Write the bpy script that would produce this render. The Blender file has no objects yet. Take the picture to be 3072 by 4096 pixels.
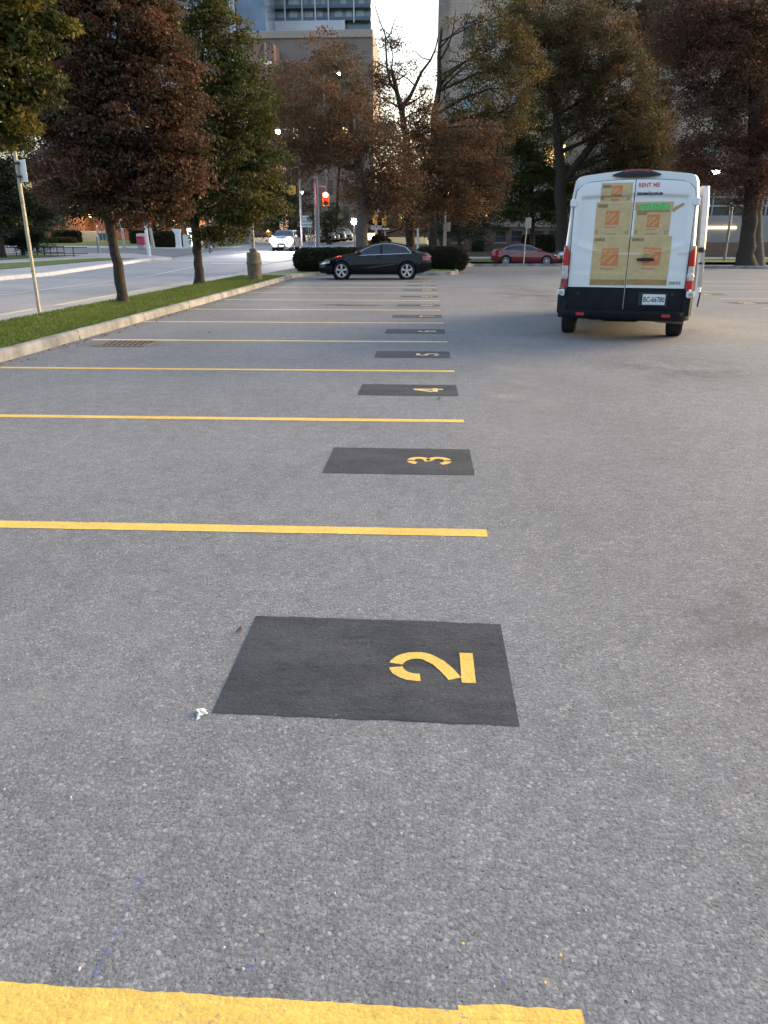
import bpy, math, random
import numpy as np
from mathutils import Vector, Matrix
PI = math.pi
R = math.radians
random.seed(7)
RNG = np.random.default_rng(7)
scene = bpy.context.scene

# ------------------------------------------------------------------ camera
F = 2980.0; CX = 1536.0; CY = 2048.0; HOR = 960.0
PITCH = math.atan((CY - HOR) / F)
CAM_H = 4927 * math.cos(PITCH) / F
YAW = math.atan((1705 - CX) / math.hypot(F, CY - HOR))
cam_d = bpy.data.cameras.new("camera")
cam = bpy.data.objects.new("camera", cam_d)
scene.collection.objects.link(cam)
cam.location = (0, 0, CAM_H)
cam.rotation_euler = (PI / 2 - PITCH, 0, YAW)
cam_d.sensor_fit = 'VERTICAL'; cam_d.sensor_height = 24
cam_d.lens = 24 * F / 4096
cam_d.clip_start = 0.05; cam_d.clip_end = 3000
scene.camera = cam

# ------------------------------------------------------------------ sky, sun, exposure (dusk, the sun low behind the towers)
SUN_EL, SUN_AZ = 10.0, 58.0          # azimuth measured from +Y towards +X
world = bpy.data.worlds.new("World"); scene.world = world
world.use_nodes = True
wn = world.node_tree
sky = wn.nodes.new('ShaderNodeTexSky'); sky.sky_type = 'NISHITA'; sky.sun_disc = False
sky.sun_elevation = R(SUN_EL); sky.sun_rotation = R(SUN_AZ)
sky.air_density = 1.0; sky.dust_density = 5.5; sky.ozone_density = 1.0
bg = wn.nodes['Background']; bg.inputs['Strength'].default_value = 0.115
wn.links.new(sky.outputs[0], bg.inputs['Color'])
sun_d = bpy.data.lights.new("sun", 'SUN'); sun_d.energy = 0.12; sun_d.angle = R(60); sun_d.color = (1, .93, .86)
sun = bpy.data.objects.new("sun", sun_d); scene.collection.objects.link(sun)
sdir = Vector((math.sin(R(SUN_AZ)) * math.cos(R(SUN_EL)), math.cos(R(SUN_AZ)) * math.cos(R(SUN_EL)), math.sin(R(SUN_EL))))
sun.rotation_euler = sdir.to_track_quat('Z', 'Y').to_euler()
scene.view_settings.view_transform = 'Standard'
scene.view_settings.look = 'None'
scene.view_settings.gamma = 1
scene.view_settings.exposure = 2.7
scene.cycles.max_bounces = 8; scene.cycles.diffuse_bounces = 5; scene.cycles.glossy_bounces = 3
scene.cycles.transparent_max_bounces = 6
scene.cycles.sample_clamp_indirect = 6
scene.cycles.use_denoising = True

# ------------------------------------------------------------------ surveying helpers (photo pixel + a true distance -> a point of the place)
def ray(x, y):
    a = (x - CX) / F; b = (CY - y) / F
    f = math.cos(PITCH) + b * math.sin(PITCH); u = -math.sin(PITCH) + b * math.cos(PITCH)
    c, s = math.cos(YAW), math.sin(YAW)
    return Vector((-f * s + a * c, f * c + a * s, u))
def gz(x, y):
    return .025 * max(0.0, min(y, 130) - 36) * (1 - min(1.0, max(0.0, x / 3)))
def at(x, y, Y):
    d = ray(x, y); t = Y / d.y
    return Vector((d.x * t, Y, CAM_H + d.z * t))
def mpp(Y):                                   # metres per photo pixel at distance Y
    return (Y * math.cos(PITCH) + .5) / F
DS = 3072 / 1659

# ------------------------------------------------------------------ mesh helpers
class MB:
    def __init__(s): s.v = []; s.f = []; s.m = []
    def add(s, vs, fs, mi=0):
        o = len(s.v); s.v += [tuple(v) for v in vs]; s.f += [tuple(i + o for i in f) for f in fs]; s.m += [mi] * len(fs)
        return s
    def box(s, x0, x1, y0, y1, z0, z1, mi=0):
        v = [(x0, y0, z0), (x1, y0, z0), (x1, y1, z0), (x0, y1, z0), (x0, y0, z1), (x1, y0, z1), (x1, y1, z1), (x0, y1, z1)]
        return s.add(v, [(0, 3, 2, 1), (4, 5, 6, 7), (0, 1, 5, 4), (1, 2, 6, 5), (2, 3, 7, 6), (3, 0, 4, 7)], mi)
    def bbox(s, x0, x1, y0, y1, z0, z1, b=.02, mi=0):      # chamfered box
        b = min(b, (x1 - x0) / 2.2, (y1 - y0) / 2.2, (z1 - z0) / 2.2)
        pts = [(x0 + b, y0), (x1 - b, y0), (x1, y0 + b), (x1, y1 - b), (x1 - b, y1), (x0 + b, y1), (x0, y1 - b), (x0, y0 + b)]
        cx, cy = (x0 + x1) / 2, (y0 + y1) / 2
        def ring(k, z):
            return [(cx + (p[0] - cx) * (1 - k * 2 * b / (x1 - x0)), cy + (p[1] - cy) * (1 - k * 2 * b / (y1 - y0)), z) for p in pts]
        return s.loft([ring(1, z0), ring(0, z0 + b), ring(0, z1 - b), ring(1, z1)], mi=mi)
    def loft(s, rings, closed=True, caps=True, mi=0):
        n = len(rings[0]); vs = [p for r in rings for p in r]; fs = []
        for i in range(len(rings) - 1):
            for j in range(n if closed else n - 1):
                a = i * n + j; b = i * n + (j + 1) % n
                fs.append((a, b, b + n, a + n))
        if caps:
            fs.append(tuple(range(n - 1, -1, -1))); fs.append(tuple(range((len(rings) - 1) * n, len(rings) * n)))
        return s.add(vs, fs, mi)
    def tube(s, pts, rad, n=8, mi=0, caps=True):
        pts = [Vector(p) for p in pts]
        if not hasattr(rad, '__len__'): rad = [rad] * len(pts)
        rings = []; up = Vector((.13, .31, .94)).normalized()
        for i, p in enumerate(pts):
            d = (pts[min(i + 1, len(pts) - 1)] - pts[max(i - 1, 0)])
            d = d.normalized() if d.length > 1e-9 else Vector((0, 0, 1))
            if abs(d.dot(up)) > .95: up = Vector((1, 0, .1)).normalized()
            a = (up - d * up.dot(d)).normalized(); b = d.cross(a); up = a
            rings.append([p + (a * math.cos(2 * PI * k / n) + b * math.sin(2 * PI * k / n)) * rad[i] for k in range(n)])
        return s.loft(rings, mi=mi, caps=caps)
    def lathe(s, prof, c=(0, 0, 0), n=20, axis='z', mi=0, caps=True):
        rings = []
        for r, h in prof:
            rg = []
            for k in range(n):
                a = 2 * PI * k / n; x, y = r * math.cos(a), r * math.sin(a)
                p = (x, y, h) if axis == 'z' else ((x, h, -y) if axis == 'y' else (h, x, y))
                rg.append((p[0] + c[0], p[1] + c[1], p[2] + c[2]))
            rings.append(rg)
        return s.loft(rings, mi=mi, caps=caps)
    def grid(s, fn, nu, nv, mi=0):
        vs = [fn(i / nu, j / nv) for j in range(nv + 1) for i in range(nu + 1)]
        fs = [(j * (nu + 1) + i, j * (nu + 1) + i + 1, (j + 1) * (nu + 1) + i + 1, (j + 1) * (nu + 1) + i) for j in range(nv) for i in range(nu)]
        return s.add(vs, fs, mi)
    def prism(s, poly, fn, t0, t1, mi=0):       # poly in 2D, fn(u,v,t)->3D
        n = len(poly)
        vs = [fn(u, v, t0) for u, v in poly] + [fn(u, v, t1) for u, v in poly]
        fs = [tuple(range(n - 1, -1, -1)), tuple(range(n, 2 * n))] + [(i, (i + 1) % n, n + (i + 1) % n, n + i) for i in range(n)]
        return s.add(vs, fs, mi)
    def build(s, name, mats, parent=None, smooth=False, auto=None):
        me = bpy.data.meshes.new(name); me.from_pydata(s.v, [], s.f)
        if not isinstance(mats, (list, tuple)): mats = [mats]
        for m in mats: me.materials.append(m)
        me.polygons.foreach_set('material_index', s.m)
        if smooth or auto: me.polygons.foreach_set('use_smooth', [True] * len(s.f))
        me.update()
        if auto: me.set_sharp_from_angle(angle=R(auto))
        o = bpy.data.objects.new(name, me); scene.collection.objects.link(o)
        if parent: o.parent = parent
        return o

def tag(o, label, cat, group=None):
    o['label'] = label; o['category'] = cat
    if group: o['group'] = group
    return o
def thing(name, label, cat, loc=(0, 0, 0), rz=0, group=None):
    o = bpy.data.objects.new(name, None); scene.collection.objects.link(o)
    o.location = loc; o.rotation_euler = (0, 0, rz); o.empty_display_size = .2
    return tag(o, label, cat, group)
def struct(o): o['kind'] = 'structure'; return o
def dup(root, loc, rz, label):
    r = root.copy(); scene.collection.objects.link(r); r.location = loc; r.rotation_euler = (0, 0, rz); r['label'] = label
    def rec(a, b):
        for ch in list(a.children):
            c = ch.copy(); scene.collection.objects.link(c); c.parent = b; rec(ch, c)
    rec(root, r)
    return r

# ------------------------------------------------------------------ materials
def srgb(r, g, b):
    f = lambda c: (c / 255 / 12.92) if c / 255 <= .04045 else ((c / 255 + .055) / 1.055) ** 2.4
    return (f(r), f(g), f(b), 1)
def newmat(name):
    m = bpy.data.materials.new(name); m.use_nodes = True
    nt = m.node_tree; return m, nt, nt.nodes['Principled BSDF']
def N(nt, t, **kw):
    n = nt.nodes.new(t)
    for k, v in kw.items():
        if k in ('operation', 'blend_type', 'data_type', 'feature', 'layer_name', 'attribute_name', 'wave_type'): setattr(n, k, v)
        else: n.inputs[k].default_value = v
    return n
def ramp(nt, fac, stops):
    r = nt.nodes.new('ShaderNodeValToRGB'); e = r.color_ramp.elements
    while len(e) < len(stops): e.new(.5)
    for i, (p, c) in enumerate(stops):
        e[i].position = p; e[i].color = c if hasattr(c, '__len__') else (c, c, c, 1)
    nt.links.new(fac, r.inputs[0]); return r.outputs[0]
def mix(nt, fac, a, b, mode='MIX'):
    n = nt.nodes.new('ShaderNodeMix'); n.data_type = 'RGBA'; n.blend_type = mode
    for s, v in ((n.inputs['Factor'], fac), (n.inputs['A'], a), (n.inputs['B'], b)):
        if hasattr(v, 'is_linked') or isinstance(v, bpy.types.NodeSocket): nt.links.new(v, s)
        else: s.default_value = v
    return n.outputs['Result']
def noise(nt, scale, detail=4, rough=.6, coord='Object', stretch=None):
    tc = nt.nodes.new('ShaderNodeTexCoord'); n = N(nt, 'ShaderNodeTexNoise', Scale=scale, Detail=detail, Roughness=rough)
    if stretch:
        mp = nt.nodes.new('ShaderNodeMapping'); mp.inputs['Scale'].default_value = stretch
        nt.links.new(tc.outputs[coord], mp.inputs[0]); nt.links.new(mp.outputs[0], n.inputs['Vector'])
    else: nt.links.new(tc.outputs[coord], n.inputs['Vector'])
    return n.outputs['Fac']
def C4(c): return (c[0], c[1], c[2], 1)
def mat(name, col, rough=.6, metal=0, var=.25, scale=3, bump=0, bscale=40, coat=0, spec=.5):
    m, nt, p = newmat(name); col = C4(col)
    if var:
        n = noise(nt, scale, 6)
        c = ramp(nt, n, [(.3, tuple(x * (1 - var) for x in col[:3]) + (1,)), (.7, tuple(min(1, x * (1 + var)) for x in col[:3]) + (1,))])
        nt.links.new(c, p.inputs['Base Color'])
    else: p.inputs['Base Color'].default_value = col
    p.inputs['Roughness'].default_value = rough; p.inputs['Metallic'].default_value = metal
    p.inputs['Coat Weight'].default_value = coat; p.inputs['Specular IOR Level'].default_value = spec
    if bump:
        b = N(nt, 'ShaderNodeBump', Strength=bump, Distance=.02); nt.links.new(noise(nt, bscale, 5), b.inputs['Height']); nt.links.new(b.outputs[0], p.inputs['Normal'])
    return m
def emis(name, col, s):
    m, nt, p = newmat(name)
    p.inputs['Base Color'].default_value = C4(col); p.inputs['Emission Color'].default_value = C4(col); p.inputs['Emission Strength'].default_value = s
    return m

def asphalt_mat(name, dark, light, stone, amount=.5, big=.5):
    m, nt, p = newmat(name); L = nt.links
    tc = nt.nodes.new('ShaderNodeTexCoord'); co = tc.outputs['Object']
    wob = N(nt, 'ShaderNodeTexNoise', Scale=95, Detail=3); L.new(co, wob.inputs['Vector'])
    mv = nt.nodes.new('ShaderNodeVectorMath'); mv.operation = 'MULTIPLY_ADD'; mv.inputs[1].default_value = (.012, .012, .012)
    L.new(wob.outputs['Color'], mv.inputs[0]); L.new(co, mv.inputs[2])
    v1 = N(nt, 'ShaderNodeTexVoronoi', Scale=72); L.new(mv.outputs[0], v1.inputs['Vector'])
    v2 = N(nt, 'ShaderNodeTexVoronoi', Scale=150); L.new(mv.outputs[0], v2.inputs['Vector'])
    sep = nt.nodes.new('ShaderNodeSeparateColor'); L.new(v1.outputs['Color'], sep.inputs[0])
    sep2 = nt.nodes.new('ShaderNodeSeparateColor'); L.new(v2.outputs['Color'], sep2.inputs[0])
    n1 = noise(nt, .45, 6, .62); n2 = noise(nt, 7, 5, .7); n3 = noise(nt, 160, 3, .7)
    base = ramp(nt, n1, [(.32, dark), (.68, light)])
    base = mix(nt, big, base, ramp(nt, n2, [(.35, (.72, .72, .74, 1)), (.65, (1.12, 1.1, 1.1, 1))]), 'MULTIPLY')
    base = mix(nt, .55, base, ramp(nt, n3, [(.35, (.55, .55, .55, 1)), (.65, (1.3, 1.3, 1.3, 1))]), 'MULTIPLY')
    # every cell of crushed stone has its own tone; a few are pale, a few are pits
    t1 = ramp(nt, sep.outputs[0], [(0, (.70, .70, .71, 1)), (.55, (.93, .93, .93, 1)), (.85, (1.22, 1.22, 1.2, 1)), (1, (1.5, 1.5, 1.46, 1))])
    t2 = ramp(nt, sep2.outputs[0], [(0, (.68, .68, .70, 1)), (.6, (.97, .97, .97, 1)), (1, (1.4, 1.4, 1.38, 1))])
    base = mix(nt, amount, base, t1, 'MULTIPLY'); base = mix(nt, amount, base, t2, 'MULTIPLY')
    core = ramp(nt, v1.outputs['Distance'], [(.30, 1.0), (.52, 0.0)])
    pick = ramp(nt, sep.outputs[1], [(.90, 0.0), (.97, amount)])
    base = mix(nt, mix(nt, 1.0, core, pick, 'MULTIPLY'), base, stone)
    edge = ramp(nt, v1.outputs['Distance'], [(.42, (1, 1, 1, 1)), (.72, (.80, .80, .80, 1))])
    base = mix(nt, amount, base, edge, 'MULTIPLY')
    core2 = ramp(nt, v2.outputs['Distance'], [(.3, 1.0), (.5, 0.0)])
    hole = ramp(nt, sep2.outputs[2], [(.025, .8), (.05, 0.0)])
    base = mix(nt, mix(nt, 1.0, hole, core2, 'MULTIPLY'), base, (.04, .04, .044, 1))
    L.new(base, p.inputs['Base Color'])
    p.inputs['Roughness'].default_value = .92; p.inputs['Specular IOR Level'].default_value = .15
    b = N(nt, 'ShaderNodeBump', Strength=.5, Distance=.004); L.new(v1.outputs['Distance'], b.inputs['Height']); b.invert = True
    b2 = N(nt, 'ShaderNodeBump', Strength=.5, Distance=.004); L.new(n3, b2.inputs['Height']); L.new(b.outputs[0], b2.inputs['Normal'])
    L.new(b2.outputs[0], p.inputs['Normal'])
    return m
def paint_mat(name, col, wear=.0, groundcol=(.21, .20, .195, 1), rough=.55, streak=False, hue=None, edge=.5):
    m, nt, p = newmat(name); L = nt.links
    n1 = noise(nt, 5, 6, .7); n2 = noise(nt, 140, 3, .7)
    c = ramp(nt, n1, [(.3, tuple(x * .86 for x in col[:3]) + (1,)), (.7, tuple(min(1, x * 1.08) for x in col[:3]) + (1,))])
    c = mix(nt, .5, c, ramp(nt, n2, [(.35, (.8, .8, .8, 1)), (.65, (1.15, 1.15, 1.15, 1))]), 'MULTIPLY')
    if streak:
        n4 = noise(nt, 3, 6, .75, stretch=(1, 7, 1))
        c = mix(nt, .8, c, ramp(nt, n4, [(.3, (.6, .6, .6, 1)), (.55, (1, 1, 1, 1)), (.75, (1.45, 1.45, 1.5, 1))]), 'MULTIPLY')
        n5 = noise(nt, 22, 4, .7, stretch=(1, 2.2, 1))
        c = mix(nt, ramp(nt, n5, [(.60, 0.0), (.66, .8)]), c, (.012, .012, .014, 1))
    if streak:
        n6 = noise(nt, 1.9, 6, .7, stretch=(1, 1.8, 1))
        c = mix(nt, ramp(nt, n6, [(.42, 0.0), (.68, .55)]), c, (.088, .09, .096, 1))
    tc = nt.nodes.new('ShaderNodeTexCoord'); vo = N(nt, 'ShaderNodeTexVoronoi', Scale=80); L.new(tc.outputs['Object'], vo.inputs['Vector'])
    sp = nt.nodes.new('ShaderNodeSeparateColor'); L.new(vo.outputs['Color'], sp.inputs[0])
    c = mix(nt, .55, c, ramp(nt, sp.outputs[0], [(0, (.82, .82, .82, 1)), (1, (1.2, 1.2, 1.2, 1))]), 'MULTIPLY')
    w = noise(nt, 52, 6, .85); w2 = noise(nt, 2.6, 4, .6)
    wr_ = mix(nt, 1.0, ramp(nt, w, [(.36, 1.0), (.46, 0.0)]), ramp(nt, w2, [(.42, .08), (.62, wear * 2.2)]), 'MULTIPLY')
    c = mix(nt, wr_, c, groundcol)
    L.new(c, p.inputs['Base Color']); p.inputs['Roughness'].default_value = .85; p.inputs['Specular IOR Level'].default_value = .25
    b = N(nt, 'ShaderNodeBump', Strength=.5, Distance=.003); L.new(n2, b.inputs['Height'])
    b2 = N(nt, 'ShaderNodeBump', Strength=.3, Distance=.003); b2.invert = True; L.new(vo.outputs['Distance'], b2.inputs['Height']); L.new(b.outputs[0], b2.inputs['Normal'])
    b3 = N(nt, 'ShaderNodeBump', Strength=.22, Distance=.006); L.new(noise(nt, 18, 5, .75, stretch=(1, 2, 1)), b3.inputs['Height']); L.new(b2.outputs[0], b3.inputs['Normal'])
    L.new(b3.outputs[0], p.inputs['Normal'])
    return m
def brick_mat(name, c1, c2, mortar, scale=4.2, bump=.2):
    m, nt, p = newmat(name); L = nt.links
    tc = nt.nodes.new('ShaderNodeTexCoord'); sx = nt.nodes.new('ShaderNodeSeparateXYZ'); L.new(tc.outputs['Object'], sx.inputs[0])
    add = nt.nodes.new('ShaderNodeMath'); L.new(sx.outputs[0], add.inputs[0]); L.new(sx.outputs[1], add.inputs[1])
    cb = nt.nodes.new('ShaderNodeCombineXYZ'); L.new(add.outputs[0], cb.inputs[0]); L.new(sx.outputs[2], cb.inputs[1])
    br = N(nt, 'ShaderNodeTexBrick', Scale=scale); br.inputs['Color1'].default_value = C4(c1); br.inputs['Color2'].default_value = C4(c2); br.inputs['Mortar'].default_value = C4(mortar)
    br.inputs['Mortar Size'].default_value = .012; br.inputs['Row Height'].default_value = .3; br.inputs['Brick Width'].default_value = .9
    L.new(cb.outputs[0], br.inputs['Vector'])
    c = mix(nt, .7, br.outputs['Color'], ramp(nt, noise(nt, .6, 6), [(.3, (.7, .7, .7, 1)), (.7, (1.2, 1.2, 1.2, 1))]), 'MULTIPLY')
    L.new(c, p.inputs['Base Color']); p.inputs['Roughness'].default_value = .85
    return m
def leaf_mat():
    m, nt, p = newmat('leaves'); L = nt.links
    a = nt.nodes.new('ShaderNodeAttribute'); a.attribute_name = 'tone'
    L.new(a.outputs['Color'], p.inputs['Base Color']); p.inputs['Roughness'].default_value = .6; p.inputs['Specular IOR Level'].default_value = .25
    t = nt.nodes.new('ShaderNodeBsdfTranslucent'); L.new(a.outputs['Color'], t.inputs['Color'])
    mx = nt.nodes.new('ShaderNodeMixShader'); mx.inputs[0].default_value = .42
    L.new(p.outputs[0], mx.inputs[1]); L.new(t.outputs[0], mx.inputs[2]); L.new(mx.outputs[0], nt.nodes['Material Output'].inputs['Surface'])
    return m
M = {}
M['lot'] = asphalt_mat('lot_asphalt', (.186, .190, .201, 1), (.236, .240, .253, 1), (.44, .435, .43, 1), .5)
M['road'] = asphalt_mat('road_asphalt', (.31, .305, .31, 1), (.40, .39, .39, 1), (.36, .36, .36, 1), .3, .35)
M['siderd'] = asphalt_mat('side_street_asphalt', (.20, .19, .19, 1), (.27, .26, .26, 1), (.3, .3, .3, 1), .3, .35)
M['yellow'] = paint_mat('yellow_paint', (.72, .475, .11, 1), .45)
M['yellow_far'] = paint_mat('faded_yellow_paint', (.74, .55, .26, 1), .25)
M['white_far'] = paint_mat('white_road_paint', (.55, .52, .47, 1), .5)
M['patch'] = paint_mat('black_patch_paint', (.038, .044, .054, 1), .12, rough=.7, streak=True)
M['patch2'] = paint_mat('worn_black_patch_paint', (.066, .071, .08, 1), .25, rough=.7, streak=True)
M['concrete'] = mat('kerb_concrete', (.205, .202, .20), .9, var=.5, scale=2.2, bump=.5, bscale=30)
M['sidewalk'] = mat('sidewalk_concrete', (.36, .34, .32), .85, var=.12, scale=1.2, bump=.15)
M['plaza'] = mat('pale_paving', (.40, .375, .37), .8, var=.15, scale=.5)
M['kerbwhite'] = mat('pale_kerb', (.62, .58, .54), .7, var=.1)
M['soil'] = mat('soil_and_mulch', (.07, .05, .035), .95, var=.4, scale=6, bump=.6)
M['earth'] = mat('ground_earth', (.10, .11, .06), .95, var=.3, scale=.1)
M['turf'] = mat('turf_under_grass', (.06, .12, .018), .95, var=.45, scale=5, bump=.8, bscale=60)
M['turf_far'] = mat('far_lawn', (.11, .15, .03), .95, var=.35, scale=3, bump=.6, bscale=30)
M['bark'] = mat('bark', (.032, .024, .019), .95, var=.5, scale=11, bump=1.0, bscale=28)
M['bark2'] = mat('grey_bark', (.10, .085, .078), .95, var=.35, scale=9, bump=1.0, bscale=35)
M['leaf'] = leaf_mat()
M['vanwhite'] = mat('white_van_paint', (.64, .65, .675), .4, var=.03, coat=.25)
M['black'] = mat('black_plastic', (.009, .010, .013), .5, var=.2)
M['vanlow'] = mat('dark_lower_trim', (.010, .012, .016), .6, var=.3, scale=8, spec=.15)
M['rubber'] = mat('tyre_rubber', (.012, .012, .012), .85, var=.3, scale=20, bump=.3)
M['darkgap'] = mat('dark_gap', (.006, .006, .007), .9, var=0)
M['redlens'] = mat('red_lens', (.42, .012, .018), .18, var=.1, coat=.5)
M['redlens2'] = mat('dark_red_lens', (.22, .02, .035), .22, var=.1, coat=.5)
M['clearlens'] = mat('clear_lens', (.5, .46, .44), .12, var=.3, scale=12, coat=.6)
M['galv'] = mat('galvanised_steel', (.34, .35, .36), .45, .5, var=.2, scale=6)
M['plate'] = mat('licence_plate_white', (.62, .63, .66), .4, var=.05)
M['ink'] = mat('dark_ink', (.035, .04, .06), .5, var=0)
M['inkred'] = mat('red_ink', (.55, .09, .11), .5, var=.2, scale=40)
M['kraft'] = mat('printed_cardboard', (.48, .355, .18), .5, var=.10, scale=14)
M['kraft2'] = mat('printed_cardboard_flap', (.36, .25, .10), .5, var=.15, scale=14)
M['kraftdark'] = mat('printed_box_shade', (.30, .19, .075), .5, var=.2, scale=14)
M['orange'] = mat('printed_orange', (.53, .17, .065), .5, var=.12, scale=60)
M['logotext'] = mat('printed_logo_lettering', (.52, .34, .14), .5, var=0)
M['boxink'] = mat('printed_box_ink', (.14, .13, .07), .5, var=0)
M['green'] = mat('printed_green_wrap', (.10, .42, .12), .5, var=.35, scale=30)
M['carblack'] = mat('black_car_paint', (.003, .004, .008), .16, var=0, coat=.0, spec=.32)
M['carred'] = mat('maroon_car_paint', (.17, .010, .022), .25, .1, var=0, coat=1.0)
M['carsilver'] = mat('silver_car_paint', (.33, .34, .36), .3, .4, var=0, coat=.8)
M['cardark'] = mat('dark_grey_car_paint', (.04, .042, .05), .3, .2, var=0, coat=.8)
M['glass'] = mat('tinted_car_glass', (.012, .02, .03), .08, var=0, coat=.6, spec=.6)
M['chrome'] = mat('chrome_trim', (.72, .74, .78), .2, .85, var=0)
M['alloy'] = mat('alloy_rim', (.6, .6, .62), .45, .1, var=.1)
M['headlens'] = mat('headlight_lens', (.62, .64, .66), .1, .3, var=.2, scale=12, coat=1)
M['headlit'] = emis('lit_headlight', (1, .95, 1), 60)
M['metalpole'] = mat('pale_painted_pole', (.36, .32, .25), .6, var=.25, scale=5)
M['greypole'] = mat('grey_pole', (.17, .17, .18), .5, .2, var=.2, scale=5)
M['bluepole'] = mat('grey_blue_pole', (.22, .26, .28), .5, .2, var=.15)
M['pinkpole'] = mat('wooden_pole', (.33, .26, .24), .8, var=.25, scale=5)
M['agg'] = mat('pole_base_aggregate', (.155, .125, .10), .9, var=.35, scale=9, bump=.6)
M['signwhite'] = mat('white_sign', (.62, .64, .66), .4, var=.08)
M['signgrey'] = mat('grey_sign_back', (.36, .34, .32), .5, .2, var=.15)
M['sigyellow'] = mat('signal_yellow', (.62, .30, .035), .5, var=.1)
M['mailred'] = mat('mailbox_red', (.42, .045, .085), .4, var=.1)
M['mailtop'] = mat('mailbox_pale_top', (.55, .32, .34), .5, var=.1)
M['binblue'] = mat('blue_bin', (.03, .10, .22), .5, var=.1)
M['brick'] = brick_mat('red_brick', (.34, .125, .085), (.26, .095, .07), (.33, .24, .2))
M['brickdk'] = brick_mat('dark_brick', (.17, .12, .10), (.13, .095, .082), (.18, .145, .13))
M['brickpink'] = brick_mat('pink_brick', (.26, .15, .13), (.22, .13, .11), (.25, .19, .17))
M['brickor'] = brick_mat('orange_brick', (.34, .13, .05), (.28, .11, .05), (.3, .2, .14))
M['stone'] = brick_mat('ashlar_stone', (.42, .35, .30), (.37, .31, .265), (.27, .225, .195), 1.1)
M['stonedk'] = brick_mat('sooty_ashlar_stone', (.26, .215, .19), (.22, .18, .16), (.15, .125, .115), 1.1)
M['trim'] = mat('stone_trim', (.30, .27, .25), .85, var=.15)
M['lowstone'] = brick_mat('garden_wall_stone', (.27, .22, .19), (.2, .165, .145), (.15, .12, .1), 2.5)
M['concwall'] = mat('facade_concrete', (.27, .27, .27), .8, var=.15, scale=.7)
M['beige'] = mat('beige_facade', (.17, .148, .14), .8, var=.12, scale=.4)
M['bldglass'] = mat('window_glass', (.055, .07, .082), .15, var=.5, scale=.8, coat=.5)
M['bldglassp'] = mat('pale_window_glass', (.24, .34, .40), .2, var=.25, scale=.8, coat=.5)
M['toweredge'] = mat('tower_slab_edge', (.07, .10, .16), .5, var=.2, scale=.3)
M['towerblue'] = mat('blue_tower_glass', (.11, .17, .28), .25, var=.35, scale=.25, coat=.3)
M['towerlight'] = mat('pale_tower_panels', (.46, .51, .60), .6, var=.1, scale=.2)
M['frame'] = mat('window_frame', (.13, .115, .105), .6, var=.1)
M['lit'] = emis('lit_window_yellow', (1, .72, .22), .9)
M['litwarm'] = emis('warm_lit_window', (1, .55, .2), .22)
M['lampdim'] = emis('dim_lit_window', (.9, .8, .7), .35)
M['lampwhite'] = emis('white_lamp', (1, .95, .86), 14)
M['lampwarm'] = emis('warm_lamp', (1, .72, .3), 5)
M['sigred'] = emis('red_signal_lens', (1, .16, .10), 9)
M['sigreddim'] = emis('far_red_signal_lens', (1, .1, .1), 2.5)
M['siglensoff'] = mat('unlit_signal_lens', (.10, .06, .02), .3, var=0)
M['litpanel'] = emis('lit_white_panel', (.95, 1, .86), .9)
M['orangelamp'] = emis('orange_strip_lamp', (1, .5, .16), 1.2)
M['hedgedk'] = M['leaf']
M['paper'] = mat('white_paper', (.7, .7, .66), .8, var=.1)
M['rust'] = mat('rusty_iron', (.14, .10, .088), .8, var=.35, scale=25)
def chalk_mat():
    m, nt, p = newmat('blue_chalk'); p.inputs['Base Color'].default_value = (.10, .15, .42, 1)
    n = noise(nt, 55, 4, .8); a = ramp(nt, n, [(.5, 0.0), (.64, .7)]); nt.links.new(a, p.inputs['Alpha']); return m
M['chalk'] = chalk_mat()
def stain_mat(name, col, lo=.45, mx=.5, sc=2.2):
    m, nt, p = newmat(name); p.inputs['Base Color'].default_value = C4(col); p.inputs['Roughness'].default_value = .85
    tc = nt.nodes.new('ShaderNodeTexCoord')
    g = nt.nodes.new('ShaderNodeTexGradient'); g.gradient_type = 'SPHERICAL'
    mp = nt.nodes.new('ShaderNodeMapping'); mp.inputs['Location'].default_value = (-1, -1, 0); mp.inputs['Scale'].default_value = (2, 2, 0)
    nt.links.new(tc.outputs['Generated'], mp.inputs[0]); nt.links.new(mp.outputs[0], g.inputs[0])
    n = noise(nt, sc, 6, .75); a = ramp(nt, n, [(lo, 0.0), (lo + .2, mx)])
    e = ramp(nt, g.outputs['Fac'], [(0, 0.0), (.6, 1.0)])
    nt.links.new(mix(nt, 1.0, a, e, 'MULTIPLY'), p.inputs['Alpha']); return m

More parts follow.
